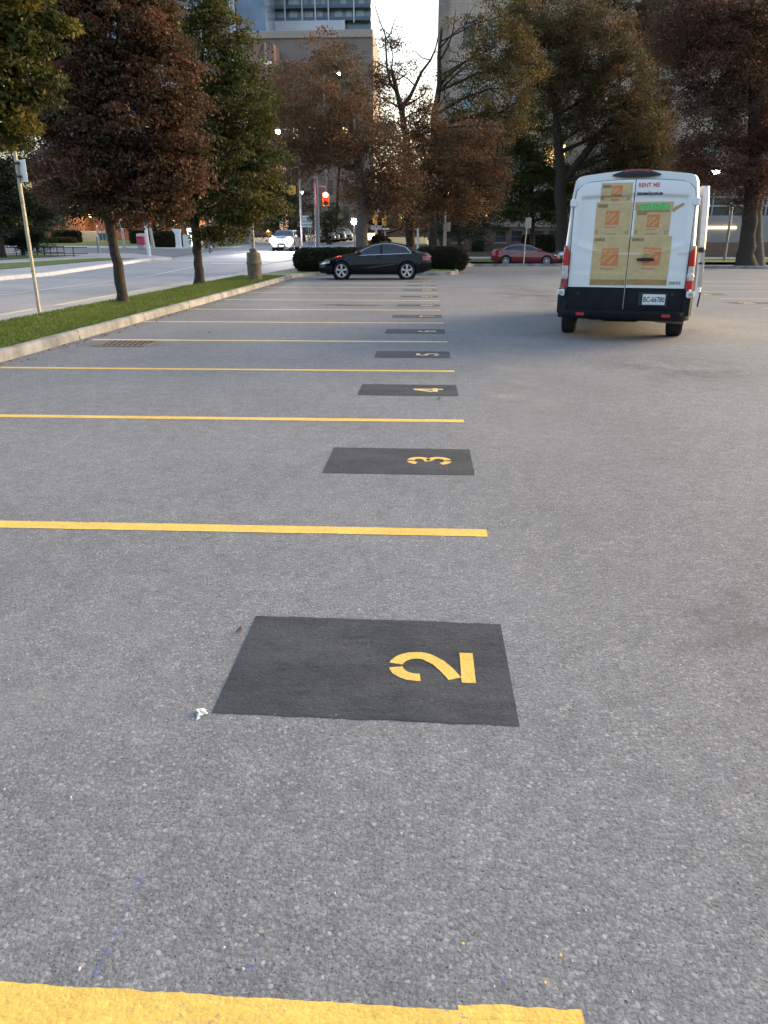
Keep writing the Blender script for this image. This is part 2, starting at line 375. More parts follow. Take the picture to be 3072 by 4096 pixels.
# ------------------------------------------------------------------ ground sheets
def cut_sheet(name, poly, zoff, m, flat=None, step=3.0):
    import bmesh
    bm = bmesh.new(); vs = [bm.verts.new((x, y, 0)) for x, y in poly]; bm.faces.new(vs)
    ys = [p[1] for p in poly]; xs = [p[0] for p in poly]
    def cut(co, no):
        bmesh.ops.bisect_plane(bm, geom=bm.verts[:] + bm.edges[:] + bm.faces[:], plane_co=co, plane_no=no, dist=1e-5)
    if flat is None:
        if max(ys) > 36:
            for y in [36] + ([] if min(xs) > 0 or max(xs) < 3 else []) + [130]:
                if min(ys) < y < max(ys): cut((0, y, 0), (0, 1, 0))
            for x in (0, 1, 2, 3):
                if min(xs) < x < max(xs): cut((x, 0, 0), (1, 0, 0))
            if max(xs) > 0 and min(xs) < 3:
                y = 39
                while y < min(max(ys), 130): cut((0, y, 0), (0, 1, 0)); y += step
    bmesh.ops.triangulate(bm, faces=bm.faces[:])
    for v in bm.verts: v.co.z = (gz(v.co.x, v.co.y) if flat is None else flat) + zoff
    for f in bm.faces:
        f.normal_update()
        if f.normal.z < 0: f.normal_flip()
    me = bpy.data.meshes.new(name); bm.to_mesh(me); bm.free(); me.materials.append(m)
    o = bpy.data.objects.new(name, me); scene.collection.objects.link(o)
    return struct(o)
cut_sheet('ground', [(-900, -300), (900, -300), (900, 1500), (-900, 1500)], -.35, M['earth'])
RK = [(3.0, 49.5), (7.5, 50.0), (12, 49.0), (16.4, 47.0), (22, 44.6), (34, 40)]     # far kerb on the right
cut_sheet('parking_lot', [(-5.75, -8), (45, -8), (45, 40), (34, 40), (22, 44.6), (16.4, 47), (12, 49), (7.5, 50), (3, 49.5), (1.4, 46), (1.55, 38), (1.2, 36.9), (.2, 36.55), (-4.9, 36.35), (-5.75, 34.3)], 0, M['lot'], flat=0)
cut_sheet('street', [(-17.6, -8), (-9.15, -8), (-9.15, 46), (-8, 50), (-6.8, 130), (-6.8, 200), (-17.6, 200)], -.03, M['road'])
cut_sheet('sidewalk', [(-9.0, -8), (-8.0, -8), (-8.0, 30), (-7.4, 36), (-6.4, 42), (-6.4, 120), (-7.0, 120), (-8.0, 50), (-9.0, 45)], .05, M['sidewalk'])
cut_sheet('far_pavement', [(-17.85, -8), (-17.85, 47.5), (-16.6, 50.6), (-17.0, 52), (-22, 58), (-45, 60), (-90, 62), (-90, -8)], .06, M['plaza'])
cut_sheet('side_street', [(-17.62, 51.5), (-17.6, 72), (-23, 68.5), (-45, 73), (-90, 75), (-90, 60), (-45, 58.5), (-22, 57)], -.01, M['siderd'])
cut_sheet('corner_pavement', [(-17.7, 72.2), (-23, 68.7), (-45, 73.2), (-90, 75.2), (-90, 130), (-17.7, 130)], .05, M['plaza'])
cut_sheet('lawn_verge', [(-18.5, 50.0), (-20.13, 47.2), (-21.24, 41.2), (-21.8, 38.6), (-25, 20), (-30, 20), (-24.5, 44), (-23.43, 46.3), (-21.5, 50.6)], .085, M['turf_far'])
cut_sheet('lawn_behind_bench', [(-24.3, 54.4), (-26.0, 51), (-26.7, 48.2), (-31, 30), (-40, 30), (-30.9, 55.3), (-28.7, 56.2)], .085, M['turf_far'])
cut_sheet('corner_lawn', [(-24.5, 75), (-46, 75.6), (-60, 76), (-60, 110), (-24, 110)], .09, M['turf_far'])
cut_sheet('church_lawn', [(-18.4, 73), (-22.0, 75.5), (-22.6, 82), (-18.2, 82)], .10, M['turf_far'])
# lot edge: grass strip with the island the black car noses
cut_sheet('grass_strip', [(-8.0, -8), (-5.86, -8), (-5.86, 34.3), (-5.0, 36.5), (.2, 36.68), (1.1, 37.05), (1.42, 38), (1.28, 46), (3, 49.7), (3, 57), (-6.4, 57), (-6.4, 42), (-7.4, 36), (-8.0, 30)], .11, M['turf'])
cut_sheet('back_road', [(3, 50), (12, 49.4), (22, 45), (45, 37), (60, 57), (3, 57.5)], -.12, M['siderd'], flat=0)
cut_sheet('back_lawn', [(1, 57.6), (60, 57.6), (60, 66), (1, 66)], .06, M['turf_far'], flat=0)
cut_sheet('back_sidewalk', [(1, 66), (60, 66), (60, 73.5), (1, 73.5)], .09, M['plaza'], flat=0)
ms = MB(); ms.add([(1, 73.5, .09), (60, 73.5, .09), (60, 81, .75), (1, 81, .75)], [(0, 1, 2, 3)]); struct(ms.build('mulch_bank', M['soil']))
cut_sheet('far_cross_road', [(-17.5, 150), (30, 150), (30, 200), (-17.5, 200)], .0, M['siderd'])

def sweep_kerb(name, path, w, h, m, base=None, side=1, jitter=.006):
    P = [Vector((x, y)) for x, y in path]; pts = [P[0]]
    for a, b in zip(P, P[1:]):
        n = max(1, int((b - a).length / .45))
        pts += [a.lerp(b, k / n) for k in range(1, n + 1)]
    prof = [(0, -.3), (.012, h - .05), (.03, h - .015), (.06, h), (w - .03, h), (w, h - .02), (w, -.3)]
    rings = []
    for i, p in enumerate(pts):
        d = (pts[min(i + 1, len(pts) - 1)] - pts[max(i - 1, 0)]).normalized(); nn = Vector((-d.y, d.x)) * side
        z0 = gz(p.x, p.y) if base is None else base
        rings.append([(p.x + nn.x * (a + (random.uniform(-1, 1) * jitter if 0 < q < 4 else 0)), p.y + nn.y * a, z0 + b + (random.uniform(-1, 1) * jitter * .7 if 0 < q < 5 else 0)) for q, (a, b) in enumerate(prof)])
    return struct(MB().loft(rings, closed=False, caps=False).build(name, m, auto=40))
sweep_kerb('kerb', [(-5.7, -8), (-5.7, 33.9), (-5.6, 34.9), (-5.3, 35.8), (-4.8, 36.3), (.2, 36.5), (1.0, 36.75), (1.5, 37.3), (1.62, 38.2), (1.45, 46), (3.0, 49.5), (7.5, 50), (12, 49), (16.4, 47), (22, 44.6), (34, 40)], .17, .15, M['concrete'], side=1)
sweep_kerb('street_kerb', [(-9.15, -8), (-9.15, 45.5), (-8.1, 50), (-6.95, 120)], .15, .07, M['sidewalk'], side=-1)
sweep_kerb('far_kerb', [(-17.62, -8), (-17.62, 47.2), (-17.3, 49.0), (-16.5, 50.3)], .28, .13, M['kerbwhite'], side=1)
sweep_kerb('far_kerb_return', [(-16.5, 50.3), (-17.3, 52), (-22, 57.6), (-45, 59.5), (-90, 61)], .2, .05, M['plaza'], side=1)
sweep_kerb('corner_kerb', [(-90, 75), (-45, 73), (-23, 68.5), (-17.6, 72), (-17.6, 130)], .25, .08, M['plaza'], side=1)

jm = MB()
for yj in [6.2 + 3.05 * k for k in range(9)]:
    jm.add([(-5.705 - .012 * 0, yj - .006, .0), (-5.695, yj + .007, .0), (-5.72, yj + .007, .146), (-5.735, yj - .006, .146)], [(0, 1, 2, 3)]); jm.add([(-5.735, yj - .006, .158), (-5.735, yj + .008, .158), (-5.865, yj + .012, .158), (-5.865, yj - .004, .158)], [(0, 1, 2, 3)])
struct(jm.build('kerb_joints', M['darkgap']))
# real grass blades on the near strip (uncountable: stuff)
def grass_blades():
    n = 52000
    y = 9 + 24.5 * RNG.random(n) ** 1.5; x = -8.0 + RNG.random(n) * 2.12
    n2 = 9000
    x = np.concatenate([x, -5.0 + RNG.random(n2) * 6.2]); y = np.concatenate([y, 36.75 + RNG.random(n2) * 1.2])
    n += n2
    a = RNG.random(n) * 2 * PI; h = .025 + .04 * RNG.random(n); w = .010 + .012 * RNG.random(n)
    lean = (RNG.random((n, 2)) - .5) * .06
    base = np.stack([x, y, np.full(n, .10) + .0], 1)
    dx = np.stack([np.cos(a) * w, np.sin(a) * w, 0 * a], 1)
    V = np.stack([base - dx, base + dx, base + np.stack([lean[:, 0], lean[:, 1], h], 1)], 1).reshape(-1, 3)
    me = bpy.data.meshes.new('grass'); me.vertices.add(3 * n); me.vertices.foreach_set('co', V.ravel())
    me.loops.add(3 * n); me.loops.foreach_set('vertex_index', np.arange(3 * n, dtype=np.int32))
    me.polygons.add(n); me.polygons.foreach_set('loop_start', np.arange(0, 3 * n, 3, dtype=np.int32))
    me.update(calc_edges=True)
    t = .5 + .5 * np.sin(x * 3.1 + np.sin(y * 1.7) * 2) * np.sin(y * 2.3)
    t = np.clip(t * .5 + RNG.random(n) * .5, 0, 1)[:, None]
    col = (1 - t) * np.array([[.06, .115, .02]]) + t * np.array([[.15, .20, .045]])
    dry = RNG.random(n) < .12; col[dry] = (.17, .14, .06)
    col = np.concatenate([col, np.ones((n, 1))], 1)
    ca = me.color_attributes.new('tone', 'FLOAT_COLOR', 'POINT'); ca.data.foreach_set('color', np.repeat(col, 3, 0).ravel())
    me.materials.append(M['leaf'])
    o = bpy.data.objects.new('grass', me); scene.collection.objects.link(o)
    tag(o, 'short green mown grass on the strip beside the parking kerb', 'grass'); o['kind'] = 'stuff'
grass_blades()

# ------------------------------------------------------------------ painted bay lines and number patches
def rough_quad(mb, x0, x1, y0, y1, z, jig=.006, step=.05, skew=0.0, mi=0):
    nx = max(2, int((x1 - x0) / step))
    lo = []; hi = []
    wl = wh = 0
    for i in range(nx + 1):
        x = x0 + (x1 - x0) * i / nx
        wl = wl * .75 + random.uniform(-1, 1) * jig; wh = wh * .75 + random.uniform(-1, 1) * jig
        sk = skew * (x - x1)
        lo.append((x + (random.uniform(-1, 1) * jig if i in (0, nx) else 0), y0 + wl + sk, z)); hi.append((x + (random.uniform(-1, 1) * jig if i in (0, nx) else 0), y1 + wh + sk, z))
    vs = lo + hi; n = nx + 1
    mb.add(vs, [(i, i + 1, n + i + 1, n + i) for i in range(nx)], mi)
LINES = [1.092, 3.93, 6.70, 9.45, 12.33, 15.25, 18.15, 21.15, 24.16, 26.96, 29.55, 32.2]
ln_lab = ['wide yellow bay line crossing the bottom edge of the picture, nearest of all', 'yellow bay line between the patches numbered 2 and 3', 'yellow bay line between the patches numbered 3 and 4', 'yellow bay line between the patches numbered 4 and 5',
          'yellow bay line ending beside the drain grate, between patches 5 and 6', 'thin yellow bay line between the patches numbered 6 and 7', 'thin pale yellow bay line between the patches numbered 7 and 8', 'pale bay line between the patches numbered 8 and 9',
          'pale bay line between the patches numbered 9 and 10', 'faint pale bay line between the patches numbered 10 and 11', 'faint pale bay line between the patches numbered 11 and 12', 'faint bay line running under the parked black sedan']
for i, y in enumerate(LINES):
    mb = MB(); x0 = -5.68 if i != 4 else -5.5
    w = .055 if i < 5 else .05
    rough_quad(mb, x0, .375 + random.uniform(-.012, .012), y - w - (.01 if i == 0 else 0), y + w - (.008 if i == 0 else 0), .002, jig=.0011 if i else .0016, step=.012 if i < 2 else .1, skew=(-.010 if i == 0 else .003))
    if i == 0:   # ragged overspray at the end of the nearest line
        rough_quad(mb, .10, .362, y + w - .02, y + w + .007, .0024, jig=.0022, step=.012)
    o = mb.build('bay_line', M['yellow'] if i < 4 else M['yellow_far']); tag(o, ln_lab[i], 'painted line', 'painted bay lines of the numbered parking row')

def arc(cx, cy, rx, ry, a0, a1, n=14):
    return [(cx + rx * math.cos(R(a0 + (a1 - a0) * k / n)), cy + ry * math.sin(R(a0 + (a1 - a0) * k / n))) for k in range(n + 1)]
DG = {
 '2': [arc(0, .215, .082, .082, 188, 98), arc(0, .215, .082, .082, 80, -25) + [(.03, .135), (-.02, .105), (-.085, .075)], [(-.112, .026), (.112, .026)]],
 '3': [arc(0, .235, .075, .062, 165, 100), arc(0, .235, .075, .062, 78, -75) + [(-.02, .165)], arc(0, .09, .082, .068, 85, -78), arc(0, .09, .082, .068, -100, -168)],
 '4': [[(.045, 0), (.045, .32)], [(.02, .30), (-.095, .11)], [(-.1, .085), (.01, .085)], [(.075, .085), (.105, .085)]],
 '5': [[(-.085, .295), (.095, .295)], [(-.07, .265), (-.075, .17)], arc(-.005, .1, .09, .078, 120, -75), arc(-.005, .1, .09, .078, -100, -155)],
 '6': [arc(0, .1, .085, .078, 95, -80), arc(0, .1, .085, .078, -100, -265), [(-.085, .11), (-.08, .2)] + arc(.01, .215, .085, .085, 165, 60)],
 '7': [[(-.1, .295), (.1, .295)], [(.08, .265), (.02, .13), (-.01, 0)]],
 '8': [arc(0, .235, .07, .062, 100, 260), arc(0, .235, .07, .062, 80, -80), arc(0, .09, .08, .068, 100, 260), arc(0, .09, .08, .068, 80, -80)],
 '9': [arc(0, .225, .082, .075, 85, 275), arc(0, .225, .082, .075, 75, -70), [(.08, .21), (.075, .12)] + arc(-.01, .11, .085, .085, -10, -120)],
 '0': [arc(0, .16, .08, .135, 97, 263), arc(0, .16, .08, .135, 83, -83)],
 '1': [[(0, 0), (0, .32)], [(-.02, .28), (-.06, .25)]],
}
def stroke(mb, pts, w, fn, mi=0):
    P = [Vector(p) for p in pts]; L = []; Rr = []
    for i, p in enumerate(P):
        d = (P[min(i + 1, len(P) - 1)] - P[max(i - 1, 0)]).normalized(); n = Vector((-d.y, d.x)) * w / 2
        j = random.uniform(-.0018, .0018)
        L.append(fn(*(p + n * (1 + j * 20)))); Rr.append(fn(*(p - n)))
    k = len(P); mb.add(L + Rr, [(i, k + i, k + i + 1, i + 1) for i in range(k - 1)], mi)
PATCH = [(2, 2.150, 2.868, 'matt black patch with a yellow stencilled 2, nearest and largest of the number patches'), (3, 5.03, 5.72, 'black patch with a yellow stencilled 3 lying on its back'), (4, 7.85, 8.50, 'dark patch with a yellow stencilled 4'), (5, 10.55, 11.22, 'dark patch with a yellow stencilled 5'),
         (6, 13.42, 14.15, 'small dark patch with a yellow 6 like a ring'), (7, 16.25, 16.95, 'far dark patch with a thin yellow 7'), (8, 19.15, 19.8, 'far dark patch numbered 8, beyond the 7'), (9, 22.3, 22.95, 'far dark patch numbered 9, fourth before the black sedan'),
         (10, 25.3, 25.9, 'far dark patch numbered 10, third before the black sedan'), (11, 27.95, 28.5, 'very faint dark patch numbered 11, second before the black sedan'), (12, 30.5, 31.0, 'dark patch numbered 12, closest to the black sedan')]
def number_patch(num, x0, x1, y0, y1, label, flip=1, near=False, xb=.215):
    yc = (y0 + y1) / 2; t = thing('number_patch', label, 'painted number', (0, yc, 0), 0, 'black number patches of the parking row' if flip == 1 else 'black number patches of the right hand parking row')
    mb = MB(); rough_quad(mb, x0, x1, y0 - yc, y1 - yc, .002, jig=.0022, step=.014 if near else .1, skew=-.018 if num == 2 else 0)
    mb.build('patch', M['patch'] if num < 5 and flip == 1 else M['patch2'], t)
    s = str(num); mb = MB()
    for k, ch in enumerate(s):
        off = (k - (len(s) - 1) / 2) * .26
        for st in DG[ch]:
            if len(st) == 2: a, b = Vector(st[0]), Vector(st[1]); st = [tuple(a.lerp(b, q / 5)) for q in range(6)]
            stroke(mb, st, .054 if ch != '2' else .052, lambda u, v: (xb - v * 1.02 * flip, (u + off) * .96 * flip, .0036))
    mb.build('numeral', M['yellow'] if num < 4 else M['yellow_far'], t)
for i, (n, y0, y1, lab) in enumerate(PATCH): number_patch(n, -.718 if i == 0 else -.705, .348 if i == 0 else .37, y0, y1, lab, near=i < 3)
for i, y in enumerate([19.1, 22.2, 25.3, 28.6, 31.6]):
    mb = MB(); rough_quad(mb, 8.15 + i * .12, 14.5, y - .05, y + .05, .004, step=.2)
    tag(mb.build('bay_line', M['white_far']), ['pale bay line nearest the camera in the row right of the van', 'second pale bay line in the row right of the van, beyond the yellow number', 'third pale bay line in the row right of the van', 'fourth pale bay line right of the van, level with the sliding door', 'farthest pale bay line right of the van'][i], 'painted line', 'painted bay lines of the right hand row')
for n, y, lab in ((30, 20.7, 'dark patch with a pale yellow number just right of the van, nearer one'), (29, 23.95, 'dark patch with a pale yellow number right of the van, farther one')):
    number_patch(n, 7.95, 9.1, y - .35, y + .35, lab, flip=-1, xb=8.28)
# small marks on the asphalt
def flat_obj(name, poly, z, m, label, cat, group=None):
    cx = sum(p[0] for p in poly) / len(poly); cy = sum(p[1] for p in poly) / len(poly)
    mb = MB(); mb.add([(x - cx, y - cy, 0) for x, y in poly], [tuple(range(len(poly)))]); o = mb.build(name, m); o.location = (cx, cy, z)
    return tag(o, label, cat, group)
flat_obj('chalk_line', [(-.72, 1.16), (-.70, 1.16), (-.70, 1.45), (-.715, 1.45)], .003, M['chalk'], 'long faint blue chalk line above the nearest yellow line, left', 'chalk mark')
flat_obj('chalk_line', [(-.385, 1.17), (-.36, 1.17), (-.355, 1.29), (-.375, 1.28)], .003, M['chalk'], 'short blue chalk smudge above the nearest yellow line, centre', 'chalk mark')
flat_obj('chalk_line', [(.195, 1.205), (.207, 1.205), (.207, 1.235), (.195, 1.235)], .003, M['chalk'], 'tiny blue chalk dab above the right end of the nearest yellow line', 'chalk mark')
flat_obj('pale_stain', [(.5, 7.6), (1.0, 7.5), (1.15, 8.1), (.8, 8.5), (.5, 8.2)], .003, stain_mat('pale_dust', (.34, .33, .33), .4, .6), 'pale dusty stain on the asphalt right of patch 4', 'stain')
flat_obj('dark_stain', [(-3.0, 19.1), (-.9, 19.1), (-.9, 19.8), (-3.0, 19.8)], .003, stain_mat('oil_stain', (.05, .05, .055), .38, .75), 'dark oily streak on the asphalt left of patch 8', 'stain')
flat_obj('dark_stain', [(1.9, 17.2), (4.6, 17.2), (4.6, 30), (1.9, 30)], .003, stain_mat('lane_grime', (.07, .07, .08), .42, .35, .8), 'broad darker worn area of asphalt left of and behind the van', 'stain')
flat_obj('dark_stain', [(2.0, 8.2), (4.5, 8.2), (4.5, 11.2), (2.0, 11.2)], .003, stain_mat('lane_grime_near', (.08, .08, .09), .42, .3, 1.2), 'faint darker worn area of asphalt in front of the van rear', 'stain')
flat_obj('pale_stain', [(.55, 4.2), (1.15, 4.2), (1.6, 9.5), (1.2, 16), (.6, 16), (.75, 9.5)], .0028, stain_mat('pale_wheel_dust', (.36, .35, .34), .42, .45, 1.6), 'long faint pale worn band on the asphalt right of the numbered patches', 'stain')
flat_obj('pale_stain', [(-2.2, 1.6), (-.8, 1.5), (-.7, 2.9), (-2.0, 3.4)], .0027, stain_mat('pale_scuff', (.34, .335, .335), .45, .35, 2.5), 'very faint pale worn area left of patch 2', 'stain')
flat_obj('dark_stain', [(.9, 1.6), (2.3, 1.7), (2.6, 3.8), (1.1, 3.6)], .0026, stain_mat('dark_scuff', (.11, .11, .115), .45, .4, 2.2), 'faint darker worn area right of patch 2', 'stain')
for k, (x, y, a) in enumerate(((.34, 1.28, .3), (.12, 1.30, 1.2), (.30, 1.215, 2.0))):
    q = MB(); q.add([(0, 0, 0), (.006, .002, 0), (.004, .008, 0), (-.002, .006, 0)], [(0, 1, 2, 3)]); o = q.build('paint_speck', M['yellow']); o.location = (x, y, .003); o.rotation_euler = (0, 0, a); tag(o, ['tiny yellow paint speck above the right end of the nearest line, rightmost', 'tiny yellow paint speck above the nearest line, farthest left of three', 'tiny yellow paint speck touching the top of the nearest line'][k], 'paint speck')
mb = MB(); mb.grid(lambda u, v: ((u - .5) * .034 + .006 * math.sin(v * 7), (v - .5) * .05 * (1 - .5 * u), .003 + .011 * abs(math.sin(u * 5 + v * 3)) * (1 - abs(v - .5))), 6, 7)
mb.grid(lambda u, v: (-.012 + .010 * u + .004 * math.sin(v * 4), -.045 + .03 * v, .002 + .006 * abs(math.sin(v * 5 + u))), 2, 4)
o = mb.build('paper_scrap', M['paper']); o.location = (-.75, 2.165, 0); tag(o, 'crumpled scrap of white paper by the near left corner of patch 2', 'litter')
mb = MB(); mb.add([(-.012, 0, .004), (0, -.03, .016), (.014, 0, .008), (.004, .035, .014)], [(0, 1, 3), (1, 2, 3)])
o = mb.build('dead_leaf', M['bark']); o.location = (-.76, 2.74, 0); tag(o, 'dark curled dead leaf at the far left corner of patch 2', 'leaf')
o = mb.build('dead_leaf', M['bark']); o.location = (.16, 7.65, 0); o.scale = (2, 1.6, 1.5); tag(o, 'dark dead leaf on the asphalt just in front of patch 4', 'leaf')
o = mb.build('dead_leaf', M['bark']); o.location = (-3.8, 13.3, 0); o.scale = (2.5, 1.8, 2); tag(o, 'dark dead leaf between the drain grate and patch 6', 'leaf')
def pebbles():
    n = 230; V = []; Fc = []
    for k in range(n):
        y = 1.1 + 9 * random.random() ** 1.8; x = random.uniform(-.55, .75) * (y + .6); s = random.uniform(.0022, .006) * (1 + y * .06)
        if -.75 < x < .42 and any(abs(y - yl) < .09 for yl in LINES): continue
        a = random.random() * 6; b = len(V)
        for q in range(5): V.append((x + s * math.cos(a + q * 1.256) * random.uniform(.6, 1.2), y + s * math.sin(a + q * 1.256) * random.uniform(.6, 1.2), .0005))
        V.append((x, y, s * random.uniform(.5, 1)))
        Fc += [(b + q, b + (q + 1) % 5, b + 5) for q in range(5)]
    mb = MB(); mb.add(V, Fc); o = mb.build('loose_grit', mat('pale_grit', (.34, .34, .345), .8, var=.5, scale=60)); tag(o, 'loose pale grit scattered on the near asphalt', 'grit'); o['kind'] = 'stuff'
pebbles()
def litter():
    mb = MB()
    for k in range(520):
        y = 7 + 26 * random.random(); x = (-5.66 + abs(random.gauss(0, .13))) if k % 5 else random.uniform(-7.9, -5.9); z = .004 if k % 5 else .16
        s_ = random.uniform(.012, .035); a = random.random() * 6; c, n = math.cos(a) * s_, math.sin(a) * s_
        mb.add([(x - c, y - n, z), (x + n * .6, y - c * .6, z + s_ * .4), (x + c, y + n, z + .003), (x - n * .6, y + c * .6, z + s_ * .3)], [(0, 1, 2, 3)], k % 3)
    o = mb.build('fallen_leaves', [mat('brown_dead_leaf', (.13, .075, .035), .9, var=.4, scale=20), M['soil'], mat('tan_dead_leaf', (.25, .17, .08), .9, var=.4, scale=20)])
    tag(o, 'fallen leaves and grit gathered in the gutter along the parking kerb', 'leaf litter'); o['kind'] = 'stuff'
litter()
# drain grate by the kerb
t = thing('drain_grate', 'rusty slotted drain grate beside the kerb near the fifth bay line', 'drain', (-4.75, 11.85, 0))
mb = MB(); mb.bbox(-.42, .42, -.36, -.29, -.05, .010, .008); mb.bbox(-.42, .42, .29, .36, -.05, .010, .008); mb.bbox(-.42, -.36, -.29, .29, -.05, .010, .008); mb.bbox(.36, .42, -.29, .29, -.05, .010, .008)
mb.build('frame', M['rust'], t)
mb = MB()
for k in range(9):
    x = -.33 + k * .083; mb.prism([(x, -.29), (x + .035, -.29), (x + .035 - .08, .29), (x - .08, .29)], lambda u, v, w: (max(-.36, u), v, w), -.03, .009)
mb.build('bars', M['rust'], t)
mb = MB(); mb.add([(-.36, -.29, .0045), (.36, -.29, .0045), (.36, .29, .0045), (-.36, .29, .0045)], [(0, 1, 2, 3)]); mb.build('slots', M['darkgap'], t)
flat_obj('concrete_apron', [(-5.6, 11.4), (-4.0, 11.35), (-3.9, 12.1), (-5.6, 12.2)], .0035, stain_mat('apron_wear', (.24, .21, .20), .3, .7, 6), 'pale worn concrete apron around the drain grate', 'stain')

# ------------------------------------------------------------------ trees
def leaves_mesh(name, centres, sig, ncl, size, palette, weights, parent, flat=.45):
    """centres (k,3) cluster centres; every cluster gets ncl small leaf faces"""
    k = len(centres); c = np.repeat(np.asarray(centres), ncl, 0); n = len(c)
    sg = np.repeat(np.asarray(sig)[:, None] if hasattr(sig, '__len__') else np.full((k, 1), sig), ncl, 0)
    d = RNG.normal(size=(n, 3)); d /= np.linalg.norm(d, axis=1, keepdims=True); rad = RNG.random((n, 1)) ** .55 * 1.5
    pos = c + d * rad * sg * np.array([1, 1, flat])
    pos[:, 2] -= .18 * (rad[:, 0] ** 2) * sg[:, 0]
    nrm = RNG.normal(size=(n, 3)) + np.array([0, 0, .9]); nrm /= np.linalg.norm(nrm, axis=1, keepdims=True)
    t = RNG.normal(size=(n, 3)); u = np.cross(nrm, t); u /= np.linalg.norm(u, axis=1, keepdims=True); w = np.cross(nrm, u)
    s = size * RNG.uniform(.55, 1.25, (n, 1))
    V = np.stack([pos - u * s * .5, pos + w * s * .36 + u * s * .05, pos + u * s * .55, pos - w * s * .36 + u * s * .05], 1).reshape(-1, 3)
    me = bpy.data.meshes.new(name); me.vertices.add(4 * n); me.vertices.foreach_set('co', V.ravel())
    me.loops.add(4 * n); me.loops.foreach_set('vertex_index', np.arange(4 * n, dtype=np.int32))
    me.polygons.add(n); me.polygons.foreach_set('loop_start', np.arange(0, 4 * n, 4, dtype=np.int32)); me.update(calc_edges=True)
    pal = np.array(palette); wt = np.array(weights, float); wt /= wt.sum()
    pc = RNG.choice(len(pal), k, p=wt); pl = RNG.choice(len(pal), n, p=wt)
    cl = np.repeat(pal[pc] * RNG.uniform(.65, 1.35, (k, 1)), ncl, 0); own = pal[pl]
    col = (cl * .75 + own * .25) * RNG.uniform(.65, 1.35, (n, 1))
    col = np.concatenate([col, np.ones((n, 1))], 1)
    ca = me.color_attributes.new('tone', 'FLOAT_COLOR', 'POINT'); ca.data.foreach_set('color', np.repeat(col, 4, 0).ravel())
    me.materials.append(M['leaf']); o = bpy.data.objects.new(name, me); scene.collection.objects.link(o)
    if parent: o.parent = parent
    return o
def blob(dx, dy, Y, rx, ry, dens=1.0, dep=None):      # display pixels of the overview -> world ellipsoid
    c = at(dx * DS, dy * DS, Y); s = mpp(Y) * DS
    return (c, rx * s, (rx * s if dep is None else dep), ry * s, dens)
def tree(name, label, cat, base, path, radii, blobs, leaf, sig, ncl, kcl, palette, weights, bark='bark', group='trees', limbs=(), flat=.42, twigs=True):
    """path: trunk points (world). blobs: crown ellipsoids. kcl: clusters per cubic sigma factor"""
    B = Vector(base); t = thing(name, label, cat, B, 0, group)
    tr = MB(); pts = [Vector(p) - B for p in path]
    fine = []; fr = []
    for i in range(len(pts) - 1):
        for k in range(4):
            f = k / 4; q = pts[i].lerp(pts[i + 1], f); r_ = radii[i] * (1 - f) + radii[i + 1] * f
            fine.append(q + Vector((random.uniform(-1, 1), random.uniform(-1, 1), 0)) * r_ * .13); fr.append(r_ * random.uniform(.93, 1.09))
    fine.append(pts[-1]); fr.append(radii[-1])
    fine[0] = pts[0]; fr[0] *= 1.3
    tr.tube([fine[0] - Vector((0, 0, .25))] + fine, [fr[0] * 1.1] + fr, 10)
    cents = []; sg = []
    for (c, rx, ry_, rz, dens) in blobs:
        vol = rx * ry_ * rz; k = max(5, int(kcl * dens * vol / sig ** 3 * 1.7))
        d = RNG.normal(size=(k, 3)); d /= np.linalg.norm(d, axis=1, keepdims=True); rr = RNG.uniform(.25, 1, (k, 1)) ** .5 * np.where(RNG.random((k, 1)) < .1, RNG.uniform(1.0, 1.3, (k, 1)), 1)
        cc = np.array(c - B) + d * rr * np.array([rx, ry_, rz]); cents.append(cc); sg.append(np.full(k, sig) * RNG.uniform(.6, 1.35, k))
        # a limb from the trunk into this part of the crown and twigs to some of the clusters
        cb = c - B
        cand = [(abs((p.z - (cb.z - rz * .8))) + (p - cb).length * .25, i) for i, p in enumerate(fine) if i > len(fine) // 4]
        i0 = min(cand)[1]; a = fine[i0]; r0 = min(fr[i0] * .6, .03 + .022 * (cb - a).length)
        mid = a.lerp(cb, .5) + Vector((random.uniform(-.2, .2), random.uniform(-.2, .2), (cb - a).length * .04))
        tr.tube([a, a.lerp(mid, .5), mid, mid.lerp(cb, .6), cb], [r0, r0 * .85, r0 * .66, r0 * .45, r0 * .3], 6)
        if twigs:
            for q in cc[RNG.choice(k, min(k, 7), replace=False)]:
                qv = Vector(q); s0 = mid.lerp(cb, random.uniform(.1, 1)); m2 = s0.lerp(qv, .55) + Vector((random.uniform(-.12, .12), random.uniform(-.12, .12), random.uniform(0, .12)))
                tr.tube([s0, m2, qv], [r0 * .34, r0 * .24, .008], 4)
    for lp, lr in limbs: tr.tube([Vector(p) - B for p in lp], lr, 6)
    tr.build('trunk', M[bark], t, smooth=True)
    leaves_mesh('crown', np.concatenate(cents), np.concatenate(sg), int(ncl * 1.9), leaf * .74, palette, weights, t, flat)
    return t
RED = [(.115, .054, .035), (.088, .047, .031), (.072, .048, .028), (.056, .054, .024)]
GRN = [(.05, .064, .018), (.07, .076, .02), (.09, .072, .022), (.115, .095, .02)]
OLV = [(.10, .078, .032), (.15, .088, .036), (.08, .076, .026), (.19, .145, .035)]
BRN = [(.19, .095, .05), (.15, .08, .044), (.11, .066, .04), (.085, .068, .034)]
MAR = [(.15, .072, .05), (.115, .058, .042), (.09, .056, .036), (.085, .07, .034)]
DKG = [(.032, .044, .024), (.045, .06, .028), (.062, .066, .028), (.028, .038, .022)]
YGR = [(.035, .05, .015), (.055, .06, .016), (.12, .105, .02), (.16, .12, .02)]
GRY = [(.12, .09, .078), (.14, .10, .08), (.09, .08, .064), (.08, .085, .05)]

